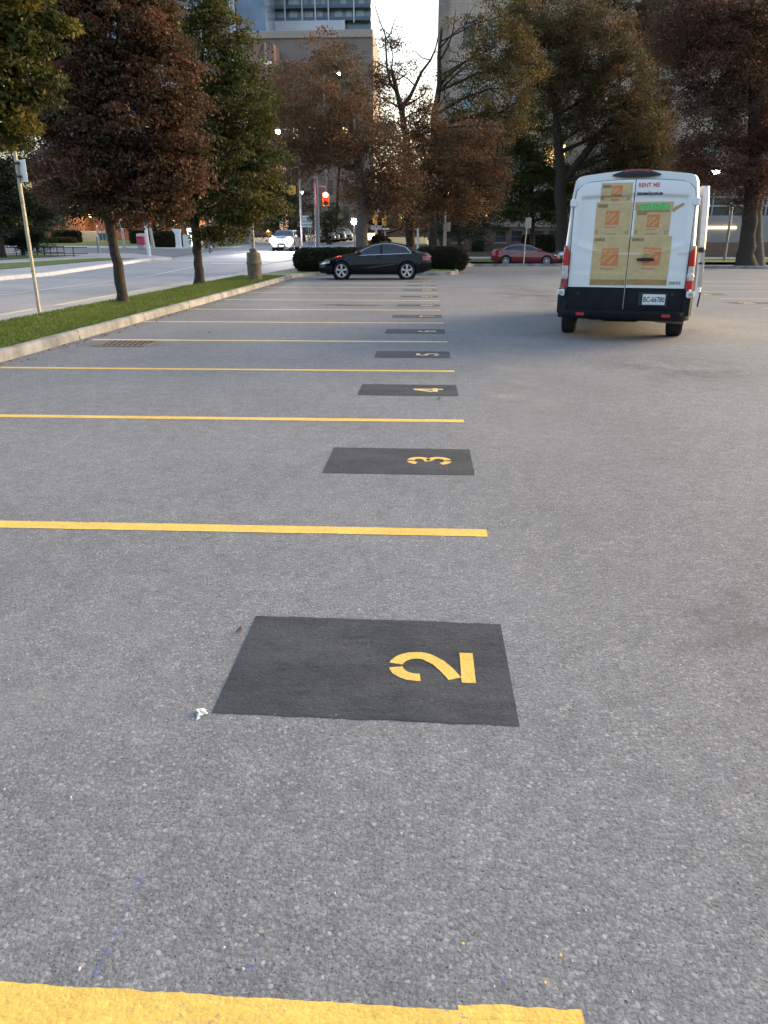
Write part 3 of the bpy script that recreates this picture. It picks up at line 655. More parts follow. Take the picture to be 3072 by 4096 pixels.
g = 'street trees on the grass strip'
Y = 18.8
tree('maple_tree', 'reddish maple with dark crooked trunk, second tree from the left on the grass strip', 'tree', (-7.5, Y, .1),
     [(-7.5, Y, .1), (-7.52, Y, 1.0), (-7.62, Y, 1.9), (-7.6, Y, 3.2), (-7.4, Y, 5), (-7.2, Y, 7)], [.135, .115, .105, .09, .07, .03],
     [blob(255, 60, Y, 125, 85), blob(190, 150, Y, 100, 75), blob(335, 145, Y, 80, 95), blob(150, 250, Y, 95, 65), blob(285, 255, Y, 125, 80), blob(385, 300, Y, 58, 65), blob(105, 330, Y, 55, 45, .9), blob(110, 410, Y, 50, 36, .8), blob(430, 350, Y, 30, 45, .8), blob(120, 180, Y, 50, 50, .8), blob(140, 60, Y, 55, 60, .8), blob(108, 130, Y, 42, 55, .9), blob(98, 235, Y, 40, 45, .9), blob(115, 20, Y, 45, 60, .8), blob(405, 200, Y, 40, 55, .8), blob(400, 90, Y, 30, 60, .6), blob(160, -20, Y, 80, 60, .8), blob(225, 365, Y, 110, 60, 1.2), blob(350, 385, Y, 90, 50, 1.2), blob(205, 435, Y, 80, 32, 1.1), blob(300, 442, Y, 95, 36, 1.2), blob(260, -60, Y, 110, 90, .7)],
     .105, .28, 80, 1.0, RED, [4, 3, 3, 2], group=g)
Y = 27.2
tree('maple_tree', 'dark green maple tree on the grass strip, trunk left of the lamp pole', 'tree', (-8.0, Y, .1),
     [(-8.0, Y, .1), (-7.98, Y, 1.0), (-8.0, Y, 1.7), (-7.9, Y, 3), (-7.5, Y, 6), (-7.0, Y, 9)], [.17, .15, .15, .12, .08, .03],
     [blob(480, 40, Y, 40, 60), blob(525, 120, Y, 45, 70), blob(445, 140, Y, 70, 70), blob(520, 220, Y, 78, 70), blob(450, 260, Y, 80, 70), blob(560, 320, Y, 50, 60), blob(480, 350, Y, 105, 60, 1.2), blob(420, 430, Y, 60, 42, 1.2), blob(520, 420, Y, 92, 55, 1.2), blob(500, 485, Y, 60, 28, 1.2), blob(430, -10, Y, 50, 70), blob(390, 60, Y, 40, 60), blob(440, 510, Y, 35, 15, 1.0)],
     .13, .36, 80, 1.0, GRN, [4, 3, 2, 1], group=g)
Y = 10.3
tree('maple_tree', 'yellow green maple whose branches hang in at the top left corner', 'tree', (-7.5, Y, .1),
     [(-7.5, Y, .1), (-7.5, Y, 1.6), (-7.4, Y, 3), (-7.2, Y, 5)], [.17, .14, .12, .05],
     [blob(20, 60, Y, 85, 70), blob(75, 40, Y, 60, 60), blob(50, 165, Y, 65, 55), blob(20, 250, Y, 55, 55), blob(-70, 170, Y, 90, 130), blob(-60, 20, Y, 100, 90)],
     .085, .17, 80, .9, YGR, [4, 3, 2, 1], group=g)
# trees across the street, left
g2 = 'trees across the street'
b = at(12, 1025, 51); b.z = gz(b.x, 51)
tree('dark_tree', 'dark green dense tree at the left edge across the street', 'tree', b, [b, b + Vector((0, 0, 1.5)), b + Vector((.1, 0, 4)), b + Vector((.5, 0, 7))], [.2, .16, .13, .06],
     [blob(20, 340, 51, 70, 50), blob(50, 400, 51, 75, 55), blob(15, 450, 51, 60, 45), blob(80, 455, 51, 55, 40), blob(-40, 400, 51, 70, 100), blob(150, 440, 54, 50, 40)], .2, .6, 70, 1.1, DKG, [4, 3, 2, 2], group=g2)
b = at(93, 1018, 54); b.z = gz(b.x, 54)
tree('cedar_tree', 'small bushy blue green tree on the lawn behind the sign pole', 'tree', b, [b, b + Vector((0, 0, .5)), b + Vector((-.1, 0, 1.2)), b + Vector((-.3, 0, 2))], [.14, .12, .1, .05],
     [blob(30, 512, 54, 28, 17), blob(62, 505, 54, 30, 20), blob(60, 530, 54, 26, 12)], .12, .3, 90, 1.4, [(.018, .034, .028), (.028, .045, .034), (.03, .045, .02)], [2, 2, 1], group=g2)
b = at(150, 1000, 60); b.z = gz(b.x, 60)
tree('young_tree', 'pale green loose young tree just right of the pale sign pole', 'tree', b, [b, b + Vector((0, 0, 1)), b + Vector((.1, 0, 3))], [.12, .1, .04],
     [blob(85, 470, 60, 22, 35, .8), blob(88, 520, 60, 20, 22, .8)], .15, .4, 70, 1.2, [(.05, .07, .035), (.035, .055, .025)], [1, 1], group=g2)
# big trees behind the hedge
g3 = 'large trees behind the hedges'
Y = 38.5
bx = at(1450, 960, Y).x
tree('large_tree', 'big russet brown tree with thick grey trunk rising behind the black sedan', 'tree', (bx, Y, .15),
     [(bx, Y, .1), (bx - .03, Y, 1.6), (bx + .02, Y, 3.2), (bx - .15, Y, 4.6), (bx - .3, Y, 6), (bx - .5, Y, 7.4)], [.36, .30, .27, .22, .13, .05],
     [blob(650, 345, Y, 50, 38), blob(700, 325, Y, 80, 58), blob(660, 280, Y, 60, 45), blob(760, 260, Y, 80, 55), blob(710, 205, Y, 80, 45, .6), blob(790, 320, Y, 80, 55), blob(830, 400, Y, 85, 45), blob(780, 405, Y, 45, 30), blob(805, 440, Y, 40, 20), blob(850, 350, Y, 55, 50, 1.1), blob(870, 440, Y, 55, 32, 1.1), blob(825, 300, Y, 45, 45, 1.0), blob(820, 395, Y, 50, 40, 1.0), blob(615, 330, Y, 30, 50, .5), blob(640, 180, Y, 60, 50, .7), blob(740, 130, Y, 55, 50, .6), blob(690, 110, Y, 70, 35, .5), blob(600, 230, Y, 40, 50, .4)],
     .15, .58, 80, .85, BRN, [4, 3, 3, 1], bark='bark2', group=g3, flat=.6)
Y = 43.0
def Pt(dx, dy, Yq=43.0): return at(dx * DS, dy * DS, Yq)
tree('large_tree', 'tall thin-crowned tree whose bare branches fork against the bright sky gap', 'tree', (Pt(888, 540).x, Y, .2),
     [(Pt(888, 540).x, Y, .15), Pt(884, 470), Pt(880, 400), Pt(878, 300), Pt(868, 245), Pt(858, 200), Pt(845, 150)], [.27, .23, .21, .18, .15, .12, .09],
     [blob(960, 370, Y, 90, 60, 1.2), blob(905, 330, Y, 60, 45), blob(1020, 330, Y, 65, 60, 1.2), blob(960, 300, Y, 40, 30), blob(860, 300, Y, 50, 35, .8), blob(985, 430, Y, 85, 38, 1.1), blob(1060, 400, Y, 40, 45), blob(890, 470, Y, 55, 18, .8), blob(1030, 270, Y, 40, 35, .8), blob(1075, 340, Y, 35, 55, .9), blob(930, 265, Y, 30, 30, .7), blob(870, 255, Y, 40, 22, .8), blob(900, 420, Y, 60, 40), blob(835, 255, Y, 45, 30, .9), blob(812, 205, Y, 26, 30, .7), blob(805, 130, Y, 14, 40, .5), blob(925, 235, Y, 22, 26, .6), blob(905, 275, Y, 40, 22, .5), blob(845, 100, Y, 20, 40, .25), blob(880, 160, Y, 45, 20, .22), blob(920, 200, Y, 25, 40, .3), blob(820, 170, Y, 25, 25, .35), blob(860, 215, Y, 40, 16, .35)],
     .14, .52, 76, .85, BRN, [4, 2, 2, 2], group=g3, flat=.6,
     limbs=[([Pt(868, 245), Pt(873, 225), Pt(885, 210), Pt(897, 185), Pt(911, 155), Pt(930, 130), Pt(941, 105), Pt(946, 80), Pt(955, 55)], [.13, .11, .1, .085, .07, .055, .04, .03, .012]),
            ([Pt(858, 200), Pt(843, 180), Pt(836, 145), Pt(834, 110), Pt(832, 75), Pt(822, 50), Pt(812, 20), Pt(806, -10)], [.09, .075, .06, .05, .04, .03, .02, .012]),
            ([Pt(834, 85), Pt(845, 70), Pt(852, 45), Pt(862, 30)], [.035, .03, .02, .01]),
            ([Pt(842, 190), Pt(825, 178), Pt(812, 160), Pt(818, 140), Pt(828, 125)], [.05, .04, .03, .02, .01]),
            ([Pt(897, 185), Pt(880, 170), Pt(862, 160), Pt(845, 150)], [.04, .03, .02, .01]),
            ([Pt(930, 130), Pt(912, 125), Pt(898, 112), Pt(885, 102)], [.035, .03, .02, .01]),
            ([Pt(941, 110), Pt(950, 118), Pt(962, 100)], [.03, .02, .01]),
            ([Pt(822, 50), Pt(815, 45), Pt(800, 30)], [.02, .015, .01]),
            ([Pt(898, 270), Pt(915, 250), Pt(930, 225), Pt(938, 195)], [.05, .04, .03, .012])])
Y = 50.0
tree('large_tree', 'olive brown tree at the left corner of the stone building, forked trunk', 'tree', (at(935 * DS, 560 * DS, Y).x, Y, .2),
     [(at(935 * DS, 560 * DS, Y).x, Y, .1), Pt(934, 450, Y), Pt(934, 350, Y), Pt(938, 250, Y), Pt(950, 180, Y), Pt(948, 120, Y), Pt(955, 60, Y)], [.26, .24, .22, .18, .15, .10, .06],
     [blob(1010, 140, Y, 40, 60, .7), blob(1060, 190, Y, 55, 55, 1), blob(1030, 250, Y, 45, 40, 1), blob(985, 235, Y, 30, 30, .5), blob(1075, 100, Y, 60, 60, 1), blob(1110, 240, Y, 45, 40, 1), blob(1130, 140, Y, 50, 60, 1), blob(1010, 50, Y, 40, 50, .35), blob(1000, 300, Y, 60, 40), blob(1070, 270, Y, 45, 40, .9), blob(970, 200, Y, 20, 60, .35), blob(1100, 30, Y, 60, 50, .6)],
     .16, .56, 70, .85, OLV, [3, 3, 3, 2], group=g3, flat=.6,
     limbs=[([Pt(946, 190, Y), Pt(965, 165, Y), Pt(985, 150, Y), Pt(1010, 130, Y)], [.11, .08, .06, .03]), ([Pt(950, 130, Y), Pt(968, 100, Y), Pt(978, 70, Y), Pt(985, 20, Y)], [.07, .06, .04, .02])])
Y = 60.0
tree('green_tree', 'green leafy tree in front of the stone building, above the red car', 'tree', (at(1150 * DS, 540 * DS, Y).x, Y, .05),
     [(at(1150 * DS, 540 * DS, Y).x, Y, 0), Pt(1150, 480, Y), Pt(1148, 400, Y), Pt(1145, 300, Y)], [.2, .17, .14, .06],
     [blob(1140, 280, Y, 55, 50, 1.2), blob(1110, 350, Y, 60, 50, 1.2), blob(1200, 400, Y, 60, 45, 1.2), blob(1220, 460, Y, 45, 30), blob(1090, 440, Y, 40, 35), blob(1170, 400, Y, 60, 45), blob(1150, 450, Y, 55, 30, .9), blob(1100, 400, Y, 30, 40, .6), blob(1190, 330, Y, 35, 45)],
     .18, .55, 70, 1.0, [(.06, .078, .028), (.075, .09, .03), (.05, .062, .026), (.11, .11, .028)], [3, 3, 2, 1], group=g3)
Y = 57.5
tree('large_tree', 'broad dark trunked tree left of the van roof, forking in a wide V', 'tree', (at(1222 * DS, 560 * DS, Y).x, Y, .02),
     [(at(1222 * DS, 560 * DS, Y).x, Y, -.1), Pt(1218, 500, Y), Pt(1210, 430, Y), Pt(1212, 380, Y), Pt(1208, 330, Y), Pt(1200, 250, Y), Pt(1190, 150, Y)], [.55, .45, .42, .38, .3, .22, .12],
     [blob(1190, 120, Y, 80, 70), blob(1230, 210, Y, 70, 55), blob(1280, 90, Y, 85, 70), blob(1340, 180, Y, 75, 70), blob(1300, 260, Y, 75, 45), blob(1385, 270, Y, 70, 60), blob(1180, 30, Y, 80, 60), blob(1300, 345, Y, 45, 40, .8), blob(1210, 290, Y, 30, 35, .8), blob(1330, 400, Y, 60, 50, 1.2), blob(1300, 440, Y, 50, 40), blob(1400, 410, Y, 60, 50, 1.2), blob(1360, 330, Y, 60, 50, 1.1), blob(1160, 190, Y, 40, 50, .7), blob(1420, 350, Y, 60, 50)],
     .18, .58, 66, .95, [(.12, .088, .044), (.17, .095, .048), (.095, .095, .036), (.085, .07, .04)], [3, 2, 3, 3], group=g3, flat=.6,
     limbs=[([Pt(1211, 400, Y), Pt(1250, 350, Y), Pt(1300, 285, Y), Pt(1350, 225, Y), Pt(1385, 180, Y)], [.34, .28, .24, .17, .08]), ([Pt(1240, 365, Y), Pt(1285, 340, Y), Pt(1340, 320, Y)], [.15, .12, .05])])
Y = 66.0
tree('conifer_tree', 'nearly black conifer rising behind the van roof', 'tree', (at(1405 * DS, 540 * DS, Y).x, Y, .05), [(at(1405 * DS, 540 * DS, Y).x, Y, 0), Pt(1405, 400, Y), Pt(1402, 250, Y), Pt(1400, 140, Y)], [.3, .25, .18, .05],
     [blob(1400, 150, Y, 25, 40), blob(1402, 210, Y, 38, 45), blob(1400, 280, Y, 45, 45), blob(1405, 360, Y, 50, 50), blob(1405, 440, Y, 50, 60)], .16, .5, 80, 1.1, DKG, [4, 2, 1, 4], group=g3)
Y = 47.5
tree('large_tree', 'huge dark maroon tree filling the upper right corner, trunk at the right edge', 'tree', (at(2985, 1050, Y).x, Y, .12),
     [(at(2985, 1052, Y).x, Y, 0), at(2990, 960, Y), at(3000, 860, Y), at(3010, 700, Y), at(3020, 400, Y), at(3000, 150, Y)], [.62, .45, .4, .36, .3, .15],
     [blob(1560, 110, Y, 95, 85), blob(1640, 230, Y, 90, 85), blob(1520, 270, Y, 65, 75), blob(1560, 350, Y, 85, 60), blob(1640, 360, Y, 65, 60), blob(1470, 60, Y, 70, 70), blob(1490, 350, Y, 42, 45), blob(1640, 60, Y, 80, 90), blob(1540, 20, Y, 100, 70), blob(1620, 430, Y, 40, 24, .9), blob(1480, 190, Y, 45, 50), blob(1700, 300, Y, 60, 120)],
     .15, .56, 80, .95, MAR, [4, 3, 3, 2], group=g3, flat=.6)
Y = 49.0
tree('grey_trunked_tree', 'second tree at the right edge, straight grey trunk touching the maroon tree', 'tree', (at(3027, 1050, Y).x, Y, .1), [(at(3027, 1052, Y).x, Y, 0), at(3027, 900, Y), at(3032, 700, Y), at(3050, 400, Y)], [.42, .36, .33, .2],
     [blob(1660, 200, Y + 2, 60, 80), blob(1680, 100, Y + 2, 60, 60)], .16, .5, 60, 1.0, MAR, [2, 3, 3, 2], bark='bark2', group=g3)
Y = 70.0
tree('background_tree', 'brown tree high at the top centre right, in front of the stone building', 'tree', (at(1330 * DS, 540 * DS, Y).x, Y, .05), [(at(1330 * DS, 540 * DS, Y).x, Y, 0), Pt(1335, 300, Y), Pt(1340, 100, Y)], [.3, .25, .1],
     [blob(1340, 40, Y, 70, 50), blob(1420, 60, Y, 60, 60), blob(1260, 10, Y, 55, 40), blob(1400, 120, Y, 40, 40, .6), blob(1450, 130, Y, 50, 40), blob(1450, 20, Y, 50, 40)], .2, .65, 62, .9, [(.12, .072, .036), (.09, .06, .034), (.075, .065, .028)], [2, 2, 1], group=g3)
# background street trees, centre left
g4 = 'background trees up the street'
for (nm, lab, base, Y, bl, pal, w, lf, sg) in [
    ('background_tree', 'green tree beyond the lamp pole, left of the red signal', (600, 545), 84, [(600, 420, 45, 45), (570, 470, 50, 35), (630, 455, 30, 35), (610, 360, 40, 40), (645, 500, 20, 18), (600, 300, 40, 40), (640, 430, 40, 30)], DKG + [(.05, .055, .02)], [2, 3, 3, 1, 2], .25, .8),
    ('background_tree', 'olive tree glowing under the red signal above the parked cars', (712, 535), 82, [(700, 475, 32, 18), (730, 490, 28, 16), (685, 500, 22, 14), (720, 455, 25, 14)], [(.075, .075, .02), (.05, .055, .018), (.06, .05, .02)], [2, 2, 1], .22, .6),
    ('background_tree', 'grey brown half bare tree in front of the beige building', (640, 540), 100, [(640, 190, 60, 55), (620, 270, 50, 45), (690, 240, 55, 50), (660, 330, 50, 40), (580, 210, 35, 45), (720, 170, 45, 45)], GRY, [3, 3, 2, 2], .28, .9),
    ('background_tree', 'dark green narrow tree at the left side of the sky gap', (725, 540), 95, [(740, 195, 38, 45), (738, 130, 28, 35), (735, 300, 42, 45), (770, 240, 25, 35), (700, 300, 30, 40), (780, 160, 18, 50), (785, 230, 15, 30)], DKG + [(.06, .05, .03)], [1, 3, 3, 1, 3], .25, .8),
    ('background_tree', 'tall russet background tree just right of the sky gap base', (960, 540), 78, [(905, 270, 25, 28), (960, 310, 45, 40), (1020, 370, 60, 50), (940, 400, 50, 45), (1010, 460, 60, 30), (1050, 430, 40, 40)], BRN + [(.04, .05, .022)], [2, 2, 3, 3, 3], .24, .75),
    ('background_tree', 'low dark evergreen clump behind the right hedge', (1010, 535), 62, [(985, 500, 40, 22), (1040, 505, 30, 20), (930, 480, 30, 25), (1075, 470, 25, 35), (1000, 455, 50, 25)], DKG, [3, 3, 2, 2], .2, .6),
    ('background_tree', 'dark trees across the junction behind the black sedan roof', (840, 530), 92, [(800, 450, 40, 35), (850, 470, 45, 30), (820, 410, 45, 35), (900, 490, 30, 20), (780, 490, 25, 18)], DKG + [(.05, .04, .02)], [2, 3, 3, 2, 2], .25, .8),
    ('background_tree', 'dark green tree behind the first two street trees, left of the lamp pole', (350, 520), 88, [(330, 470, 60, 26), (400, 455, 50, 35), (280, 480, 40, 20), (450, 470, 45, 30)], DKG, [3, 3, 2, 2], .25, .8)]:
    B = at(base[0] * DS, base[1] * DS, Y); B.z = gz(B.x, Y)
    top = bl[0]
    pth = [B, B.lerp(at(top[0] * DS, (top[1] + top[3]) * DS, Y), .5), at(top[0] * DS, top[1] * DS, Y)]
    tree(nm, lab, 'tree', B, pth, [.28, .2, .08], [blob(q[0], q[1], Y, q[2], q[3], .95) for q in bl], lf, sg, 60, 1.0, pal, w, group=g4, twigs=False)

# ------------------------------------------------------------------ hedges and bushes
def hedge(name, label, cat, x0, x1, y0, y1, z0, z1, pal, size=.09, n=26000, rnd=.35, group=None, rot=0):
    t = thing(name, label, cat, ((x0 + x1) / 2, (y0 + y1) / 2, z0), rot, group)
    hx, hy, hz = (x1 - x0) / 2, (y1 - y0) / 2, (z1 - z0) / 2
    p = RNG.uniform(-1, 1, (n, 3)); ax = RNG.choice(3, n, p=[.2, .4, .4]); sgn = RNG.choice([-1, 1], n)
    rr = 1 - RNG.random(n) ** 2 * .25; p[np.arange(n), ax] = sgn * rr
    H = np.array([hx, hy, hz]); q = p * H
    core = np.maximum(np.abs(q) - (H - rnd), 0) * np.sign(q); L = np.linalg.norm(core, axis=1, keepdims=True); k = np.where(L > rnd, rnd / np.maximum(L, 1e-6), 1)
    q = q - core + core * k
    bump = .06 * np.sin(q[:, 0] * 2.3 + 1) * np.sin(q[:, 2] * 4 + q[:, 1] * 3); q *= (1 + bump[:, None] * .6); q[:, 2] += hz
    leaves_mesh('foliage', q, .05, 1, size, pal, [1] * len(pal), t, 1.0)
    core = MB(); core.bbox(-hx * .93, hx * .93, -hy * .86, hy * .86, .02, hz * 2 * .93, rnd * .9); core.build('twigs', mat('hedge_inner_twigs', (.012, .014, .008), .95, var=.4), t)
    return t
HD = [(.028, .034, .016), (.04, .044, .019), (.052, .046, .024), (.022, .026, .014)]
hedge('hedge', 'dark clipped hedge left of the black sedan', 'hedge', -6.4, -2.4, 36.95, 38.6, .12, 1.20, HD, n=34000, rnd=.62, size=.075, group='clipped hedges behind the black sedan')
hedge('hedge', 'dark clipped hedge right of the black sedan', 'hedge', -.6, 2.1, 39.4, 41.4, .1, 1.22, HD, n=30000, rnd=.55, size=.075, group='clipped hedges behind the black sedan')
hedge('round_bush', 'round dark bush just behind the black sedan roof', 'bush', *((lambda a, b: (a.x, b.x))(at(1483, 960, 40), at(1548, 960, 40))), 39.6, 40.5, .1, 1.80, HD, n=9000, rnd=.42)
def hedge_px(name, lab, cat, xa, xb, ya, yb, Y, pal, depth=1.5, n=9000, group=None, size=.16):
    a = at(xa, yb, Y); b_ = at(xb, ya, Y); z0 = min(a.z, gz(a.x, Y) + .1)
    return hedge(name, lab, cat, a.x, b_.x, Y, Y + depth, z0, b_.z, pal, size=size, n=n, rnd=.4, group=group)
hedge_px('hedge', 'green hedge across the street right of the red mailbox', 'hedge', 612, 715, 926, 990, 71, [(.045, .055, .018), (.035, .045, .018), (.06, .055, .02)])
hedge_px('hedge', 'small green hedge across the street left of the red mailbox', 'hedge', 515, 580, 922, 958, 80, [(.045, .06, .02), (.03, .045, .02)])
hedge_px('flat_topped_bush', 'flat topped bush in front of the red brick building', 'bush', 205, 305, 922, 955, 84, [(.03, .034, .02), (.045, .04, .02)])
hedge_px('flat_topped_bush', 'low yellow green planting under the orange brick', 'bush', 165, 290, 950, 975, 82, [(.09, .085, .015), (.05, .05, .015), (.12, .07, .02)], n=6000)
hedge_px('shrub', 'dark shrub under the left ground floor windows of the stone building', 'bush', 1890, 1935, 965, 1005, 78, HD, n=4000)
hedge_px('shrub', 'dark wide shrub beside the broad tree trunk at the building wall', 'bush', 2090, 2225, 940, 1000, 77, HD, n=9000)
hedge_px('shrub', 'dark low bushes at the far side of the street behind the white sign', 'bush', 1160, 1215, 938, 975, 92, HD, n=5000)

# ------------------------------------------------------------------ buildings
def facade(mb, x0, x1, z0, z1, y, rects, depth=.25, wi=0):
    """front wall in plane y with real openings and reveals"""
    xs = sorted(set([x0, x1] + [r for q in rects for r in q[:2]])); zs = sorted(set([z0, z1] + [r for q in rects for r in q[2:4]]))
    xs = [x for x in xs if x0 <= x <= x1]; zs = [z for z in zs if z0 <= z <= z1]
    for a, b in zip(xs, xs[1:]):
        for c, d in zip(zs, zs[1:]):
            mx, mz = (a + b) / 2, (c + d) / 2
            if any(q[0] < mx < q[1] and q[2] < mz < q[3] for q in rects): continue
            mb.add([(a, y, c), (b, y, c), (b, y, d), (a, y, d)], [(0, 1, 2, 3)], wi)
    for q in rects:
        a, b, c, d = q[:4]; e = y + depth
        mb.add([(a, y, c), (b, y, c), (b, e, c), (a, e, c)], [(0, 1, 2, 3)], wi); mb.add([(a, y, d), (b, y, d), (b, e, d), (a, e, d)], [(3, 2, 1, 0)], wi)
        mb.add([(a, y, c), (a, e, c), (a, e, d), (a, y, d)], [(0, 1, 2, 3)], wi); mb.add([(b, y, c), (b, e, c), (b, e, d), (b, y, d)], [(3, 2, 1, 0)], wi)
def window(parent, x0, x1, z0, z1, y, gm, fm='frame', nx=2, nz=2, sill=None, depth=.2):
    m = MB(); m.add([(x0, y + depth, z0), (x1, y + depth, z0), (x1, y + depth, z1), (x0, y + depth, z1)], [(0, 1, 2, 3)])
    w = m.build('window', M[gm], parent)
    f = MB(); t = .05; yy = y + depth
    f.box(x0, x0 + t, yy - .07, yy - .01, z0, z1); f.box(x1 - t, x1, yy - .07, yy - .01, z0, z1); f.box(x0 + t, x1 - t, yy - .07, yy - .01, z0, z0 + t); f.box(x0 + t, x1 - t, yy - .07, yy - .01, z1 - t, z1)
    for i in range(1, nx): xc = x0 + (x1 - x0) * i / nx; f.box(xc - .025, xc + .025, yy - .05, yy - .015, z0 + t, z1 - t)
    for i in range(1, nz): zc = z0 + (z1 - z0) * i / nz; f.box(x0 + t, x1 - t, yy - .055, yy - .016, zc - .025, zc + .025)
    f.build('frame', M[fm], w)
    if sill:
        s_ = MB(); s_.bbox(x0 - .12, x1 + .12, y - .1, y + .12, z0 - .16, z0 - .003, .02); s_.build('sill', M[sill], w)
    return w
def shell(mb, x0, x1, y0, y1, z0, z1, wi=0, ri=0):   # side, back and roof of a block whose front is a facade
    mb.add([(x0, y0, z0), (x0, y1, z0), (x0, y1, z1), (x0, y0, z1)], [(3, 2, 1, 0)], wi); mb.add([(x1, y0, z0), (x1, y1, z0), (x1, y1, z1), (x1, y0, z1)], [(0, 1, 2, 3)], wi)
    mb.add([(x0, y1, z0), (x1, y1, z0), (x1, y1, z1), (x0, y1, z1)], [(3, 2, 1, 0)], wi); mb.add([(x0, y0, z1), (x1, y0, z1), (x1, y1, z1), (x0, y1, z1)], [(0, 1, 2, 3)], ri)

# stone building right of the sky gap
BX0, BX1, BY = 1.1, 46.0, 80.0
t = thing('stone_building', 'tall grey stone collegiate building behind the trees, right of the sky gap', 'building', (0, 0, 0))
gl = [(x, x + 1.05, 1.35, 2.75 - .35) for x in (2.6, 4.7, 6.9, 8.5, 10.6, 12.2, 14.4, 16.0, 18.4, 20.2)]
up = []
levels = [(3.7, 6.0), (8.1, 10.2), (13.2, 15.2), (18.4, 20.4), (23.2, 25.2)]
wx = [3.1, 5.2, 7.45, 9.05, 11.2, 12.8, 15.2, 16.8, 19.6, 21.4, 24.2, 26.4, 29.2, 31.2]
for li, (a, b_) in enumerate(levels):
    for i, x in enumerate(wx): up.append((x, x + 1.0, a, b_, li, i))
mb = MB(); facade(mb, BX0, BX1, .2, 2.9, BY, gl, .3, 1); facade(mb, BX0, BX1, 2.9, 30, BY, [u[:4] for u in up if u[4] > 0] + [u[:4] for u in up if u[4] == 0], .3, 0)
shell(mb, BX0, BX1, BY, BY + 16, .2, 30, 0)
mb.build('wall', [M['stone'], M['brickdk']], t)
tm = MB(); tm.bbox(BX0 - .05, BX1, BY - .14, BY - .002, 2.75, 3.05, .03); tm.bbox(BX0 - .05, BX1, BY - .12, BY - .002, 16.1, 16.35, .03); tm.bbox(BX0 - .05, BX1, BY - .1, BY - .002, 6.9, 7.1, .03); tm.bbox(BX0 - .05, BX1, BY - .12, BY - .002, 26.5, 26.8, .03)
tm.build('string_course', M['trim'], t)
for x in (BX0 + .02, 13.6, 22.9):
    m_ = MB(); m_.loft([[(x - .45, BY - .7, .2), (x + .45, BY - .7, .2), (x + .45, BY - .004, .2), (x - .45, BY - .004, .2)], [(x - .45, BY - .7, 14), (x + .45, BY - .7, 14), (x + .45, BY - .004, 14), (x - .45, BY - .004, 14)],
                        [(x - .4, BY - .4, 15), (x + .4, BY - .4, 15), (x + .4, BY - .004, 15), (x - .4, BY - .004, 15)], [(x - .4, BY - .4, 27), (x + .4, BY - .4, 27), (x + .4, BY - .004, 27), (x - .4, BY - .004, 27)]]); m_.build('buttress', M['stonedk'], t)
for i, (a, b_, c, d) in enumerate(gl): window(t, a, b_, c, d, BY, 'bldglass', nx=1, nz=2, sill='trim' if i % 2 == 0 else None)
for (a, b_, c, d, li, i) in up:
    g_ = 'bldglassp' if li >= 1 and (i + li) % 2 == 0 else 'bldglass'
    if li == 0 and i in (1,): g_ = 'litwarm'
    if (li, i) in ((1, 4), (1, 5)): g_ = 'lit' if i == 5 else 'litwarm'
    window(t, a, b_, c, d, BY, g_, nx=1 if li else 2, nz=2, sill='trim')
# wall lanterns
for (px, py, lab) in ((1808, 670, 'small lit wall lantern on the stone building, upper one'), (1790, 765, 'small lit wall lantern on the stone building, lower one near the sky gap')):
    p = at(px, py, BY - .35); tl = thing('wall_lantern', lab, 'lamp', p, 0, 'lit wall lanterns on the stone building')
    m_ = MB(); m_.lathe([(.03, -.2), (.12, -.14), (.14, .1), (.1, .16)], n=10); m_.build('globe', M['lampwarm'], tl)
    m_ = MB(); m_.lathe([(.16, .16), (.17, .2), (.02, .32)], n=10); m_.bbox(-.03, .03, .02, .34, .2, .26, .01); m_.build('bracket', M['black'], tl)
# beige building behind the half bare trees
t = thing('beige_building', 'beige masonry building below the balcony tower, left of the sky gap', 'building')
x0, x1, Yb = -29.5, -8.6, 130
zt = 31.3
rc = [(-24.0 + k * 2.6, -23.0 + k * 2.6, 4.5 + j * 3.9, 6.7 + j * 3.9) for j in range(6) for k in range(6)]
mb = MB(); facade(mb, x0, x1, 0, zt, Yb, rc, .4); shell(mb, x0, x1, Yb, Yb + 20, 0, zt)
mb.build('wall', M['beige'], t)
for (a, b_, c, d) in rc:
    lit_ = (11.5 < c < 13 or 15.5 < c < 17) and a > -20
    window(t, a, b_, c, d, Yb, 'lit' if (15.5 < c < 17.5 and -22 < a < -12) else 'bldglass', nx=1, nz=2, depth=.3)
m_ = MB(); m_.bbox(x0, x1, Yb - .3, Yb - .003, zt - 1.0, zt, .05); m_.build('cornice', M['trim'], t)
m_ = MB()
pb = at(1010, 300, 127)
t = thing('brick_wing', 'pinkish red brick wing beside the beige building, behind the green tree top', 'building')
mb = MB(); a, b_ = at(985, 200, 125).x, at(1095, 200, 125).x
rc = [(a + 1.2, a + 2.2, 6 + j * 4, 8.2 + j * 4) for j in range(5)]
facade(mb, a, b_, 0, 28.6, 125, rc, .3); shell(mb, a, b_, 125, 129.9, 0, 28.6); mb.build('wall', M['brickpink'], t)
m_ = MB(); m_.bbox(a + 2.7, a + 3.0, 124.7, 124.99, 0, 28.6, .02); m_.build('pilaster', M['trim'], t)
for (p, q, c, d) in rc: window(t, p, q, c, d, 125, 'bldglass', nx=1, nz=2)
